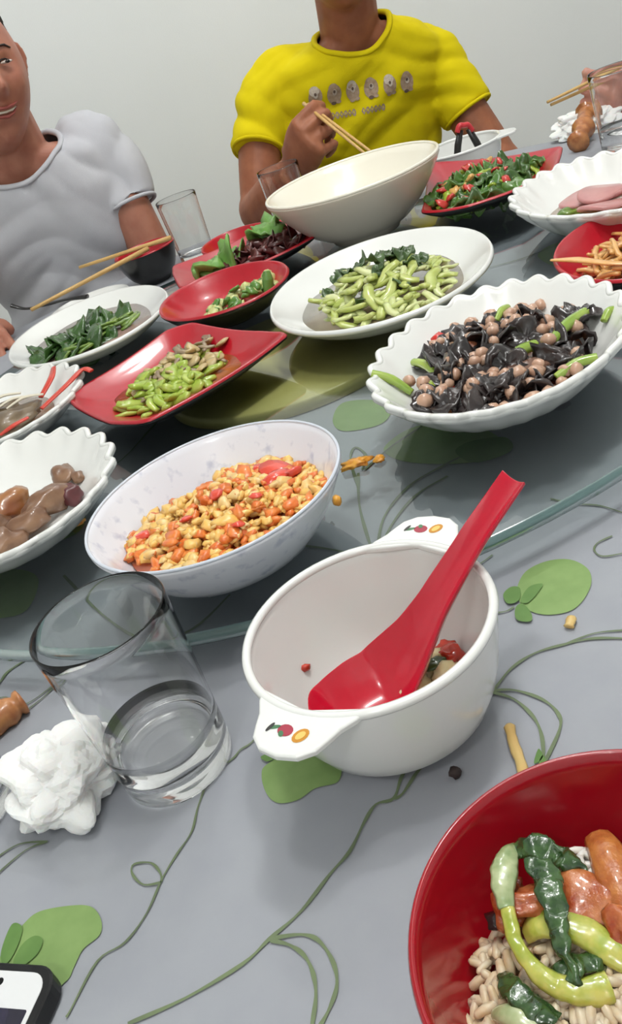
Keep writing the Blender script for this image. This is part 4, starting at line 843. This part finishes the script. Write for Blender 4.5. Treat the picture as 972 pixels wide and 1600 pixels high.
def hand(mb, wrist, d, w_, n, curls, thumb, k=1., elbowdir=None, spread=.0205):
    """d: wrist to knuckles, w_: towards the thumb side, n: the side the palm faces. curls: per finger (index..little) three bend angles (deg)"""
    d = Vector(d).normalized(); n = Vector(n); n = (n-d*n.dot(d)).normalized(); w0 = Vector(w_); w0 = (w0-d*w0.dot(d)-n*w0.dot(n)).normalized()
    W0 = Vector(wrist)
    mb.add(*sweep([W0-d*.012*k, W0+d*.012*k, W0+d*.035*k, W0+d*.062*k, W0+d*.084*k, W0+d*.093*k], [.026*k, .029*k, .037*k, .041*k, .040*k, .034*k], 16, [.62, .52, .42, .36, .32, .26], n))
    L = [(.044, .027, .021), (.049, .030, .022), (.045, .028, .021), (.035, .021, .019)]; tips = []
    for i in range(4):
        o = W0+d*(.078, .084, .080, .072)[i]*k+w0*(1.5-i)*spread*k
        p = [o-d*.012*k, o+d*.006*k]; a = 0; cur = p[-1]; dir0 = (d+w0*(1.5-i)*.05).normalized()
        for j in range(3):
            a += R2(curls[i][j]); dd = dir0*math.cos(a)+n*math.sin(a)
            for q in (.5, 1): p.append(cur+dd*L[i][j]*k*q)
            cur = p[-1]
        r = [.0088, .0092, .0085, .0086, .0078, .0080, .0074, .0060]
        r = [x*k*(1 if i < 3 else .88) for x in r]
        mb.add(*sweep(p+[cur+dd*.004*k], r+[r[-1]*.5], 10)); tips.append(cur)
    mb.add(*sweep([W0+d*.018*k+w0*.022*k]+[W0+d*t[0]*k+w0*t[1]*k+n*t[2]*k for t in thumb], [.014*k, .0135*k, .0105*k, .0098*k, .0075*k][:len(thumb)+1], 12))
    return tips
def limb(mb, pts, rad, seg=16):
    P = smoothpts(pts, 5); R = np.interp(np.linspace(0, 1, len(P)), np.linspace(0, 1, len(rad)), rad); mb.add(*sweep(P, list(R), seg))
def stack(mb, secs, seg=28):
    """torso: list of (cx, cy, cz, rx, ry)"""
    P = smoothpts([s[:3] for s in secs], 4); n_ = len(P); tt_ = np.linspace(0, 1, n_); t0 = np.linspace(0, 1, len(secs))
    rx = np.interp(tt_, t0, [s[3] for s in secs]); ry = np.interp(tt_, t0, [s[4] for s in secs])
    v = []; f = []
    for i, p in enumerate(P):
        for k in range(seg):
            a = 2*PI*k/seg; cx_, sy_ = math.cos(a), math.sin(a)
            v.append((p.x+rx[i]*math.copysign(abs(cx_)**.85, cx_), p.y+ry[i]*math.copysign(abs(sy_)**.85, sy_), p.z))
    for i in range(n_-1):
        for k in range(seg): f.append((i*seg+k, i*seg+(k+1) % seg, (i+1)*seg+(k+1) % seg, (i+1)*seg+k))
    f.append(tuple(range(seg-1, -1, -1))); f.append(tuple((n_-1)*seg+k for k in range(seg)))
    mb.add(v, f)
def remeshed(mb, name, mats, voxel, smooth_=2, fn=None, cut=None, loc=(0, 0, 0), parent=None):
    """one continuous skin over all the closed pieces"""
    tmp = bpy.data.objects.new('tmp', mb.mesh('tmp', mats)); C.objects.link(tmp)
    r = tmp.modifiers.new('r', 'REMESH'); r.mode = 'VOXEL'; r.voxel_size = voxel
    if smooth_: s = tmp.modifiers.new('s', 'SMOOTH'); s.iterations = smooth_; s.factor = .5
    dg = bpy.context.evaluated_depsgraph_get(); me = bpy.data.meshes.new_from_object(tmp.evaluated_get(dg)); bpy.data.objects.remove(tmp)
    n_ = len(me.vertices); co_ = np.empty(n_*3, 'f'); me.vertices.foreach_get('co', co_); co_ = co_.reshape(-1, 3)
    if fn is not None:
        nr = np.empty(n_*3, 'f'); me.vertex_normals.foreach_get('vector', nr); co_ = co_+nr.reshape(-1, 3)*fn(co_)[:, None]
    full = co_.copy()
    off = W[parent.name] if parent else Vector(loc)
    co_ = co_-np.array(off)[None]
    me.vertices.foreach_set('co', co_.astype('f').ravel()); 
    if cut is not None:
        bm = bmesh.new(); bm.from_mesh(me); bm.verts.ensure_lookup_table(); k = cut(full)
        bmesh.ops.delete(bm, geom=[bm.verts[i] for i in np.nonzero(k)[0]], context='VERTS'); bm.to_mesh(me); bm.free()
    me.polygons.foreach_set('use_smooth', [True]*len(me.polygons)); me.update(); me.name = name
    me.materials.clear(); me.materials.append(mats)
    o = bpy.data.objects.new(name, me); C.objects.link(o)
    if parent: o.parent = parent
    else: o.location = off
    W[o.name] = Vector(off); return o
def folds(seed, amp, dirs):
    def fn(c):
        h = np.zeros(len(c))
        for i, (d, fr, a) in enumerate(dirs):
            d = np.array(d)/np.linalg.norm(d); u = c @ d
            wv = np.sin(c[:, 0]*7+seed+i)*1.6+np.sin(c[:, 2]*8+i*2+seed)*1.6+np.sin(c[:, 0]*23-c[:, 2]*17)*.5
            msk = np.clip(.25+.9*np.sin(c[:, 0]*11+c[:, 2]*9+seed*3+i*2.1), 0, 1)
            h += a*(np.abs(np.sin(u*fr*.5+wv))-.6)*msk+a*.35*(np.abs(np.sin(u*fr*1.3+wv*1.7))-.6)*msk
        return h*amp
    return fn
def neck_cut(c, R):
    c = np.array(c)
    return lambda co_: (np.linalg.norm((co_-c)*np.array([1, 1, 1.05]), axis=1) < R)
def collar(shirt, m_, wd=.0055):
    """ribbed ring along the open edge of the neck hole"""
    off = W[shirt.name]; bm = bmesh.new(); bm.from_mesh(shirt.data); nx = {}
    for e in bm.edges:
        if e.is_boundary:
            a, b_ = e.verts; nx.setdefault(a.index, []).append(b_.index); nx.setdefault(b_.index, []).append(a.index)
    best = []; seen = set()
    for s0 in nx:
        if s0 in seen: continue
        lp_ = [s0]; seen.add(s0); cur = s0
        while True:
            q = [k for k in nx[cur] if k not in seen]
            if not q: break
            cur = q[0]; seen.add(cur); lp_.append(cur)
        if len(lp_) > len(best): best = lp_
    bm.verts.ensure_lookup_table(); P = [bm.verts[i].co+off for i in best]; bm.free()
    n_ = 64; P = [P[int(i*len(P)/n_)] for i in range(n_)]
    for _ in range(5): P = [(P[i-1]+P[i]*2+P[(i+1) % n_])/4 for i in range(n_)]
    return MB().add(*sweep(P, wd, 10, .8, closed=True)).build('collar', m_, shirt)
skin1 = mat('skin_tan', 'a4684a', .5, '925a40', 35, sss=.25, bump=.15, bscale=260, spec=.4)
skin2 = mat('skin_light', 'b47c66', .45, 'a66c58', 30, sss=.25, bump=.12, bscale=260, spec=.4)
skin3 = mat('skin_rosy', 'c48a78', .45, 'b47868', 40, sss=.25, bump=.12, bscale=260)
hairm = mat('black_hair', '1c1716', .45, '2c2220', 200, bump=.6, bscale=300)
trous = mat('dark_trousers', '26282e', .8, '2e3138', 60)
def hair(T, R, c, parent, k=1.):
    v, f = ico(5); out = []
    for d in v:
        q = face(Vector(d))
        # pull the cap back from the face, neck and ears
        q = Vector((q.x*1.07, q.y*1.07+.006, q.z*1.06+.004))
        front = (-d[1])*.9-(d[2]-.30)*1.35; low = (-d[2]-.25)*1.2-d[1]*.2
        kx = max(0, min(1, max(front, low)*3))
        q = q.lerp(Vector((0, .02, .02))+Vector(face(Vector(d)))*.55, kx)
        q += Vector(d)*.003*noise.noise(Vector(d)*14)
        out.append(T(q))
    return MB().add(out, f).build('hair', hairm, parent)
def eyes(T, R, parent, k=1., smile=True):
    em_ = mat('eye_white', 'c9bdb4', .2); ir = mat('iris_dark', '1d1410', .15); lip = mat('lips', '9c5048', .4, sss=.1)
    for s in (-1, 1):
        v, f = blob((0, 0, 0), (.0092, .0060, .0024), 0, 1, 0, 3); MB().add([T(Vector(p)+Vector((s*.0262, -.0868, .0055))) for p in v], f).build('eye', em_, parent)
        v, f = blob((0, 0, 0), (.0040, .0022, .0024), 0, 1, 0, 2); MB().add([T(Vector(p)+Vector((s*.0262, -.0922, .0055))) for p in v], f).build('iris', ir, parent)
        def fs(x, z, off):
            # point on the face surface at local x, z
            lo_, hi_ = None, None
            d = Vector((x/.0745, -1, z/.116)); d.y = -math.sqrt(max(.05, 1-min(.95, d.x**2+d.z**2))); q = face(d.normalized()); return Vector((q.x, q.y-off, q.z))
        MB().add(*sweep([T(fs(s*x, z, .0015)) for x, z in ((.014, .023), (.024, .0275), (.034, .0275), (.044, .022))], [.0022*k, .0034*k, .0030*k, .0014*k], 8, .5)).build('eyebrow', hairm, parent)
        MB().add(*sweep([T(fs(s*x, z, .0012)) for x, z in ((.016, .0065), (.022, .0100), (.030, .0100), (.038, .0065))], [.001*k, .0018*k, .0018*k, .001*k], 6, .7)).build('eyelid', hairm, parent)
    MB().add(*sweep([T(fs(x, z, .0010)) for x, z in ((-.026, -.0475), (-.016, -.0495), (-.006, -.0500), (0, -.0508), (.006, -.0500), (.016, -.0495), (.026, -.0475))], [.0012*k, .0028*k, .0036*k, .0032*k, .0036*k, .0028*k, .0012*k], 8, .7)).build('upper_lip', lip, parent)
    if smile: MB().add(*sweep([T(fs(x, z, .0004)) for x, z in ((-.020, -.0535), (-.010, -.0555), (0, -.0560), (.010, -.0555), (.020, -.0535))], [.001*k, .0026*k, .0030*k, .0026*k, .001*k], 8, .7)).build('teeth', mat('teeth', 'e4dccb', .25), parent)
    MB().add(*sweep([T(fs(x, z, .0012)) for x, z in ((-.023, -.0530), (-.013, -.0605), (0, -.0628), (.013, -.0605), (.023, -.0530))], [.0010*k, .0032*k, .0040*k, .0032*k, .0010*k], 8, .7)).build('lower_lip', lip, parent)
def legs(mb, pel, knee_dy, feet, r=1.):
    for s in (-1, 1):
        hx = pel[0]+s*.09; limb(mb, [(hx, pel[1], pel[2]), (hx+s*.03+feet[0]*.5, pel[1]+knee_dy*.5, pel[2]+.01), (hx+s*.04+feet[0], pel[1]+knee_dy, pel[2]+.0), (hx+s*.04+feet[0], pel[1]+knee_dy+.03, pel[2]-.22), (hx+s*.04+feet[0], pel[1]+knee_dy+.02, -.69)], [.085*r, .078*r, .062*r, .055*r, .040*r])
def shoes(pel, knee_dy, feet, parent):
    for s in (-1, 1):
        x, y = pel[0]+s*.13+feet[0], pel[1]+knee_dy+.02
        MB().add(*sweep(smoothpts([(x, y+.05, -.712), (x, y, -.700), (x, y-.10, -.708), (x, y-.18, -.720)], 4), list(np.interp(np.linspace(0, 1, 13), [0, .3, .7, 1], [.034, .045, .046, .030])), 14, .75)).build('shoe', mat('shoe_dark', '1e1e20', .5), parent)
def stool(x, y, label):
    t = empty('stool', (x, y, -.75), label, 'stool'); wd_ = mat('stool_wood', '7a4f30', .45, '6a4228', 14)
    MB().add(*lathe([(0, .405), (.165, .405), (.175, .415), (.175, .43), (.165, .438), (0, .438)], 40, (x, y, -.75))).build('seat', wd_, t)
    for a in range(4):
        c_, s_ = math.cos(PI/4+a*PI/2), math.sin(PI/4+a*PI/2)
        MB().add(*sweep([(x+.12*c_, y+.12*s_, -.342), (x+.17*c_, y+.17*s_, -.75)], .016, 10)).build('leg', wd_, t)
# ---------------------------------------------------------------- man in the yellow T-shirt
b = MB()
T1, R1 = head(b, (.372, 1.672, .388), R2(-4), R2(6), R2(5))
pelY = (.36, 1.90, -.235)
stack(b, [(.36, 1.89, -.30, .15, .105), (.36, 1.88, -.15, .142, .10), (.355, 1.85, 0, .140, .095), (.357, 1.815, .10, .150, .098), (.368, 1.79, .17, .160, .088), (.372, 1.765, .215, .115, .070), (.372, 1.75, .238, .065, .052)])
limb(b, [(.372, 1.765, .20), (.373, 1.735, .25), (.374, 1.705, .31), (.374, 1.695, .36)], [.058, .054, .053, .056])
limb(b, [(.265, 1.80, .19), (.215, 1.79, .195), (.160, 1.76, .12), (.118, 1.715, .020)], [.050, .046, .042, .038])
limb(b, [(.118, 1.715, .020), (.115, 1.69, .012), (.142, 1.625, .045), (.178, 1.560, .078)], [.041, .042, .037, .0265])
limb(b, [(.47, 1.80, .150), (.520, 1.79, .135), (.553, 1.755, .04), (.585, 1.715, -.06)], [.050, .045, .041, .038])
limb(b, [(.585, 1.715, -.06), (.58, 1.69, -.08), (.54, 1.67, -.12), (.49, 1.68, -.15)], [.040, .040, .036, .027])
hand(b, (.486, 1.682, -.152), (-1, .1, -.25), (0, -1, 0), (0, 0, -1), [(20, 20, 15)]*4, [(.045, .045, .01), (.065, .052, .015)])
hand(b, (.178, 1.560, .078), (.36, -.66, .55), (-.25, .45, .85), (.80, .55, .05), [(62, 60, 25), (72, 72, 30), (78, 78, 32), (80, 80, 35)], [(.045, .030, .022), (.066, .026, .040), (.080, .014, .050), (.088, .004, .052)], 1.0)
legs(b, pelY, -.42, (.0, 0))
per = remeshed(b, 'person', skin1, .0042, 2, loc=(.36, 1.88, -.30))
tag(per, 'man in a bright yellow T-shirt reaching chopsticks into the big cream bowl', 'person')
hair(T1, R1, None, per); eyes(T1, R1, per, smile=False)
sb = MB()
stack(sb, [(.36, 1.89, -.29, .168, .125), (.36, 1.88, -.15, .162, .122), (.352, 1.85, -.02, .158, .115), (.355, 1.815, .08, .166, .116), (.366, 1.79, .160, .176, .106), (.368, 1.77, .212, .145, .090), (.372, 1.755, .240, .090, .068), (.373, 1.748, .255, .060, .05)])
limb(sb, [(.30, 1.80, .190), (.235, 1.795, .200), (.190, 1.785, .168), (.163, 1.762, .128), (.150, 1.745, .106)], [.060, .060, .056, .051, .050])
limb(sb, [(.44, 1.80, .165), (.505, 1.795, .150), (.535, 1.78, .105), (.552, 1.758, .052), (.556, 1.752, .038)], [.060, .060, .056, .051, .050])
yel = mat('yellow_cotton', 'decb10', .85, 'd5c10e', 12, bump=.2, bscale=700, spec=.2)
NC, NR = (.372, 1.712, .268), .073
ysh = remeshed(sb, 'yellow_shirt', yel, .006, 3, folds(1, .0105, [((1, 0, -1.3), 55, 1), ((-1, 0, -1.1), 48, .9), ((.2, .3, 1), 60, .6)]), neck_cut(NC, NR), parent=per)
ysh['label'] = 'bright yellow short sleeved T-shirt with a row of small grey prints'
collar(ysh, yel)
for a, bb, r in (((.150, 1.745, .106), (-.013, -.017, -.022), .050), ((.556, 1.752, .038), (.004, -.006, -.014), .050)):
    ax_ = Vector(bb).normalized(); u_ = ax_.orthogonal().normalized(); w2_ = ax_.cross(u_)
    MB().add(*sweep([Vector(a)+ax_*.001+(u_*math.cos(t*PI/16)+w2_*math.sin(t*PI/16))*(r-.0015) for t in range(32)], .0035, 8, closed=True)).build('sleeve_hem', yel, ysh)
# small prints on the chest, wrapped on the cloth
bvy = BVHTree.FromPolygons([v.co.copy() for v in ysh.data.vertices], [tuple(p.vertices) for p in ysh.data.polygons]); offy = W[ysh.name]
def onshirt(x, z, d=.0012):
    h = bvy.ray_cast(Vector((x, 1.2, z))-offy, Vector((0, 1, 0)))
    return (h[0]+offy+h[1]*0+Vector((0, -d, 0))) if h[0] else Vector((x, 1.67, z))
def stamp(x, z, rx, rz, m_, d, nm, rot=0, n_=16):
    c_, s_ = math.cos(rot), math.sin(rot); P = [onshirt(x, z, d)]; f = []
    for k in range(n_):
        a = 2*PI*k/n_; u, q = rx*math.cos(a), rz*math.sin(a); P.append(onshirt(x+u*c_-q*s_, z+u*s_+q*c_, d)); f.append((0, 1+k, 1+(k+1) % n_))
    return MB().add(P, f).build(nm, m_, ysh)
pg = mat('print_grey_brown', '9c8268', .7, 'b09a84', 200); pw = mat('print_pale', 'cfc4b4', .7, 'b8a898', 300); pd = mat('print_dark', '5e4c40', .7)
tlt = R2(-7)
for i in range(6):
    x = .272+i*.0335; z = .1660-i*.0060
    stamp(x, z-.004, .0122+.001*(i % 2), .0165, pg, .0014, 'chest_print', tlt+.1*(i % 3-1))
    stamp(x, z+.006, .0088, .0085, pw if i % 2 == 0 else pg, .0020, 'chest_print', tlt)
    stamp(x+.001, z-.001, .0042, .0052, pw, .0026, 'chest_print', tlt); stamp(x+.0005, z+.0005, .0022, .0028, pd, .0030, 'chest_print', tlt)
    stamp(x-.004, z-.018, .0046, .0030, pd if i % 2 else pg, .0022, 'chest_print', tlt); stamp(x+.005, z-.018, .0046, .0030, pg, .0022, 'chest_print', tlt)
for i, (u, wl) in enumerate([(0, .0030), (.0075, .0034), (.0150, .003), (.0225, .0034), (.030, .0028), (.0375, .0034), (.0450, .003), (.0620, .0034), (.0695, .003), (.0770, .0034), (.0845, .003), (.0920, .0032), (.0995, .003)]):
    x = .287+u; z = .1235-u*.17
    stamp(x, z, wl*1.25, .0064, pg, .0014, 'chest_lettering', tlt, 4 if i % 2 else 8); stamp(x, z+.0006, wl*.35, .0022, yel, .0018, 'chest_lettering', tlt, 6)
tb2 = MB(); legs(tb2, pelY, -.42, (0, 0), 1.12); stack(tb2, [(.36, 1.895, -.335, .17, .125), (.36, 1.89, -.25, .17, .128), (.36, 1.885, -.19, .155, .11)])
remeshed(tb2, 'trousers', trous, .012, 2, parent=per); shoes(pelY, -.42, (0, 0), per)
stool(.36, 1.93, 'wooden stool under the man in yellow')
stick('chopstick', (.229, 1.560, .172), (.262, 1.335, .100), .0034, .0022, wood, 'upper bamboo chopstick held by the man in yellow at the cream bowl')
stick('chopstick', (.236, 1.563, .168), (.272, 1.340, .099), .0034, .0022, wood, 'lower bamboo chopstick held by the man in yellow at the cream bowl')
# ---------------------------------------------------------------- man in the white T-shirt
b = MB()
T2, R2m = head(b, (-.257, 1.640, .376), R2(25), R2(2), R2(3), 1.05)
pelW = (-.27, 1.86, -.235)
stack(b, [(-.27, 1.85, -.30, .15, .105), (-.27, 1.84, -.15, .142, .10), (-.268, 1.81, 0, .140, .095), (-.265, 1.775, .10, .150, .098), (-.262, 1.75, .175, .160, .088), (-.262, 1.725, .222, .115, .070), (-.262, 1.71, .245, .065, .052)])
limb(b, [(-.262, 1.725, .20), (-.260, 1.70, .25), (-.258, 1.675, .31), (-.258, 1.665, .34)], [.060, .056, .054, .056])
limb(b, [(-.17, 1.755, .190), (-.130, 1.748, .185), (-.116, 1.72, .10), (-.102, 1.70, -.045)], [.046, .042, .041, .038])
limb(b, [(-.098, 1.70, -.045), (-.100, 1.68, -.07), (-.15, 1.64, -.11), (-.21, 1.64, -.15)], [.040, .040, .036, .027])
hand(b, (-.21, 1.64, -.15), (-1, .1, -.25), (0, -1, 0), (0, 0, -1), [(20, 20, 15)]*4, [(.045, .045, .01), (.065, .052, .015)])
limb(b, [(-.36, 1.755, .190), (-.405, 1.748, .185), (-.445, 1.70, .11), (-.47, 1.66, .045)], [.055, .050, .044, .039])
limb(b, [(-.47, 1.66, .045), (-.465, 1.63, .040), (-.45, 1.57, .038), (-.425, 1.525, .034)], [.038, .038, .034, .026])
hand(b, (-.425, 1.525, .034), (.30, -.9, -.10), (1, .4, 0), (0, 0, -1), [(25, 25, 15)]*4, [(.045, .040, .008), (.065, .046, .014)])
legs(b, pelW, -.42, (-.03, 0))
pw_ = remeshed(b, 'person', skin2, .0040, 2, loc=(-.27, 1.84, -.30))
tag(pw_, 'smiling man in a white T-shirt at the left edge', 'person')
hair(T2, R2m, None, pw_, 1.05); eyes(T2, R2m, pw_, 1.05)
sb = MB()
stack(sb, [(-.27, 1.85, -.29, .168, .125), (-.27, 1.84, -.15, .162, .122), (-.268, 1.81, -.02, .160, .116), (-.265, 1.775, .08, .166, .116), (-.262, 1.75, .165, .176, .106), (-.262, 1.73, .218, .140, .090), (-.262, 1.715, .248, .085, .068), (-.262, 1.71, .262, .06, .05)])
limb(sb, [(-.20, 1.76, .205), (-.140, 1.755, .208), (-.112, 1.745, .165), (-.116, 1.728, .115), (-.114, 1.722, .098)], [.062, .060, .056, .054, .054])
limb(sb, [(-.33, 1.76, .205), (-.39, 1.755, .208), (-.425, 1.735, .165), (-.443, 1.71, .115), (-.448, 1.70, .098)], [.062, .062, .058, .053, .052])
wh = mat('white_cotton', 'c6c7cc', .85, 'c0c1c7', 12, bump=.2, bscale=700, spec=.2)
NC, NR = (-.262, 1.690, .275), .088
wsh = remeshed(sb, 'white_shirt', wh, .006, 3, folds(4, .0120, [((1, 0, -1.2), 50, 1), ((-1, 0, -.8), 44, 1), ((.3, .3, 1), 58, .8)]), neck_cut(NC, NR), parent=pw_)
collar(wsh, wh)
for a, bb, r in (((-.114, 1.722, .098), (.002, -.006, -.017), .054), ((-.448, 1.70, .098), (-.005, -.010, -.017), .052)):
    ax_ = Vector(bb).normalized(); u_ = ax_.orthogonal().normalized(); w2_ = ax_.cross(u_)
    MB().add(*sweep([Vector(a)+ax_*.001+(u_*math.cos(t*PI/16)+w2_*math.sin(t*PI/16))*(r-.0015) for t in range(32)], .0035, 8, closed=True)).build('sleeve_hem', wh, wsh)
tb2 = MB(); legs(tb2, pelW, -.42, (-.03, 0), 1.12); stack(tb2, [(-.27, 1.855, -.335, .17, .125), (-.27, 1.85, -.25, .17, .128), (-.27, 1.845, -.19, .155, .11)])
remeshed(tb2, 'trousers', trous, .012, 2, parent=pw_); shoes(pelW, -.42, (-.03, 0), pw_)
stool(-.27, 1.90, 'wooden stool under the man in white')
# ---------------------------------------------------------------- third diner: only a hand with chopsticks reaches into the picture at the right
b = MB()
T3, R3 = head(b, (1.13, 1.47, .42), R2(-62), R2(6), 0)
stack(b, [(1.26, 1.54, -.30, .13, .14), (1.25, 1.53, -.10, .12, .13), (1.22, 1.51, .08, .12, .145), (1.19, 1.495, .17, .10, .15), (1.17, 1.485, .225, .075, .10), (1.16, 1.48, .25, .05, .06)])
limb(b, [(1.17, 1.485, .22), (1.155, 1.48, .27), (1.14, 1.475, .32), (1.135, 1.472, .38)], [.056, .052, .052, .056])
limb(b, [(1.13, 1.60, .21), (1.09, 1.65, .20), (1.03, 1.60, .10), (.955, 1.53, .035)], [.054, .050, .043, .039])
limb(b, [(.955, 1.53, .035), (.93, 1.515, .033), (.83, 1.475, .012), (.748, 1.440, .000)], [.040, .039, .034, .026])
hand(b, (.748, 1.440, .000), (-.86, -.36, .34), (.20, -.35, .85), (-.25, .80, .25), [(60, 62, 28), (70, 72, 30), (76, 76, 30), (80, 76, 30)], [(.045, .034, .012), (.070, .036, .018), (.092, .030, .018)], 1.0)
limb(b, [(1.21, 1.39, .21), (1.22, 1.33, .19), (1.16, 1.25, .08), (1.09, 1.22, -.03)], [.054, .050, .043, .039])
limb(b, [(1.09, 1.22, -.03), (1.08, 1.215, -.05), (1.03, 1.30, -.10), (1.00, 1.36, -.14)], [.040, .039, .034, .026])
hand(b, (1.0, 1.36, -.14), (-.6, .8, -.2), (-.8, -.6, 0), (0, 0, -1), [(20, 20, 15)]*4, [(.045, .045, .01), (.065, .052, .015)])
for s in (-1, 1):
    hx, hy = 1.24+s*.045, 1.53-s*.08
    limb(b, [(hx, hy, -.235), (hx-.20, hy-.11, -.225), (hx-.37, hy-.21, -.235), (hx-.35, hy-.20, -.45), (hx-.35, hy-.20, -.69)], [.085, .078, .062, .055, .040])
p3 = remeshed(b, 'person', skin3, .0042, 2, loc=(1.25, 1.53, -.30))
tag(p3, 'diner at the right edge of whom only a hand holding chopsticks shows', 'person')
hair(T3, R3, None, p3); eyes(T3, R3, p3, smile=False)
sb = MB()
stack(sb, [(1.26, 1.54, -.29, .15, .16), (1.25, 1.53, -.10, .14, .152), (1.22, 1.51, .08, .14, .163), (1.19, 1.495, .165, .12, .165), (1.17, 1.485, .222, .09, .12), (1.16, 1.48, .25, .06, .07)])
limb(sb, [(1.17, 1.56, .20), (1.10, 1.64, .205), (1.06, 1.625, .15), (1.035, 1.60, .105)], [.058, .060, .058, .054]); limb(sb, [(1.20, 1.43, .20), (1.225, 1.34, .200), (1.19, 1.29, .14), (1.165, 1.26, .09)], [.058, .060, .058, .054])
remeshed(sb, 'grey_shirt', mat('grey_cotton', '8a9098', .85), .010, 3, folds(2, .005, [((1, 0, -1), 50, 1)]), neck_cut((1.15, 1.475, .27), .07), parent=p3)
tb2 = MB(); stack(tb2, [(1.26, 1.545, -.335, .15, .165), (1.26, 1.54, -.25, .15, .165), (1.255, 1.535, -.19, .13, .145)])
for s in (-1, 1):
    hx, hy = 1.24+s*.045, 1.53-s*.08
    limb(tb2, [(hx, hy, -.235), (hx-.20, hy-.11, -.225), (hx-.37, hy-.21, -.235), (hx-.35, hy-.20, -.45), (hx-.35, hy-.20, -.69)], [.095, .088, .070, .062, .047])
    MB().add(*sweep(smoothpts([(hx-.31, hy-.18, -.712), (hx-.35, hy-.20, -.700), (hx-.44, hy-.25, -.708), (hx-.50, hy-.29, -.720)], 4), list(np.interp(np.linspace(0, 1, 13), [0, .3, .7, 1], [.034, .045, .046, .030])), 14, .75)).build('shoe', mat('shoe_dark', '1e1e20', .5), p3)
remeshed(tb2, 'trousers', trous, .012, 2, parent=p3)
stool(1.28, 1.56, 'wooden stool under the diner at the right')
stick('chopstick', (.560, 1.375, .070), (.775, 1.405, .082), .0022, .0036, wood, 'upper bamboo chopstick in the hand at the right edge')
stick('chopstick', (.566, 1.378, .064), (.775, 1.418, .068), .0022, .0036, wood, 'lower bamboo chopstick in the hand at the right edge')
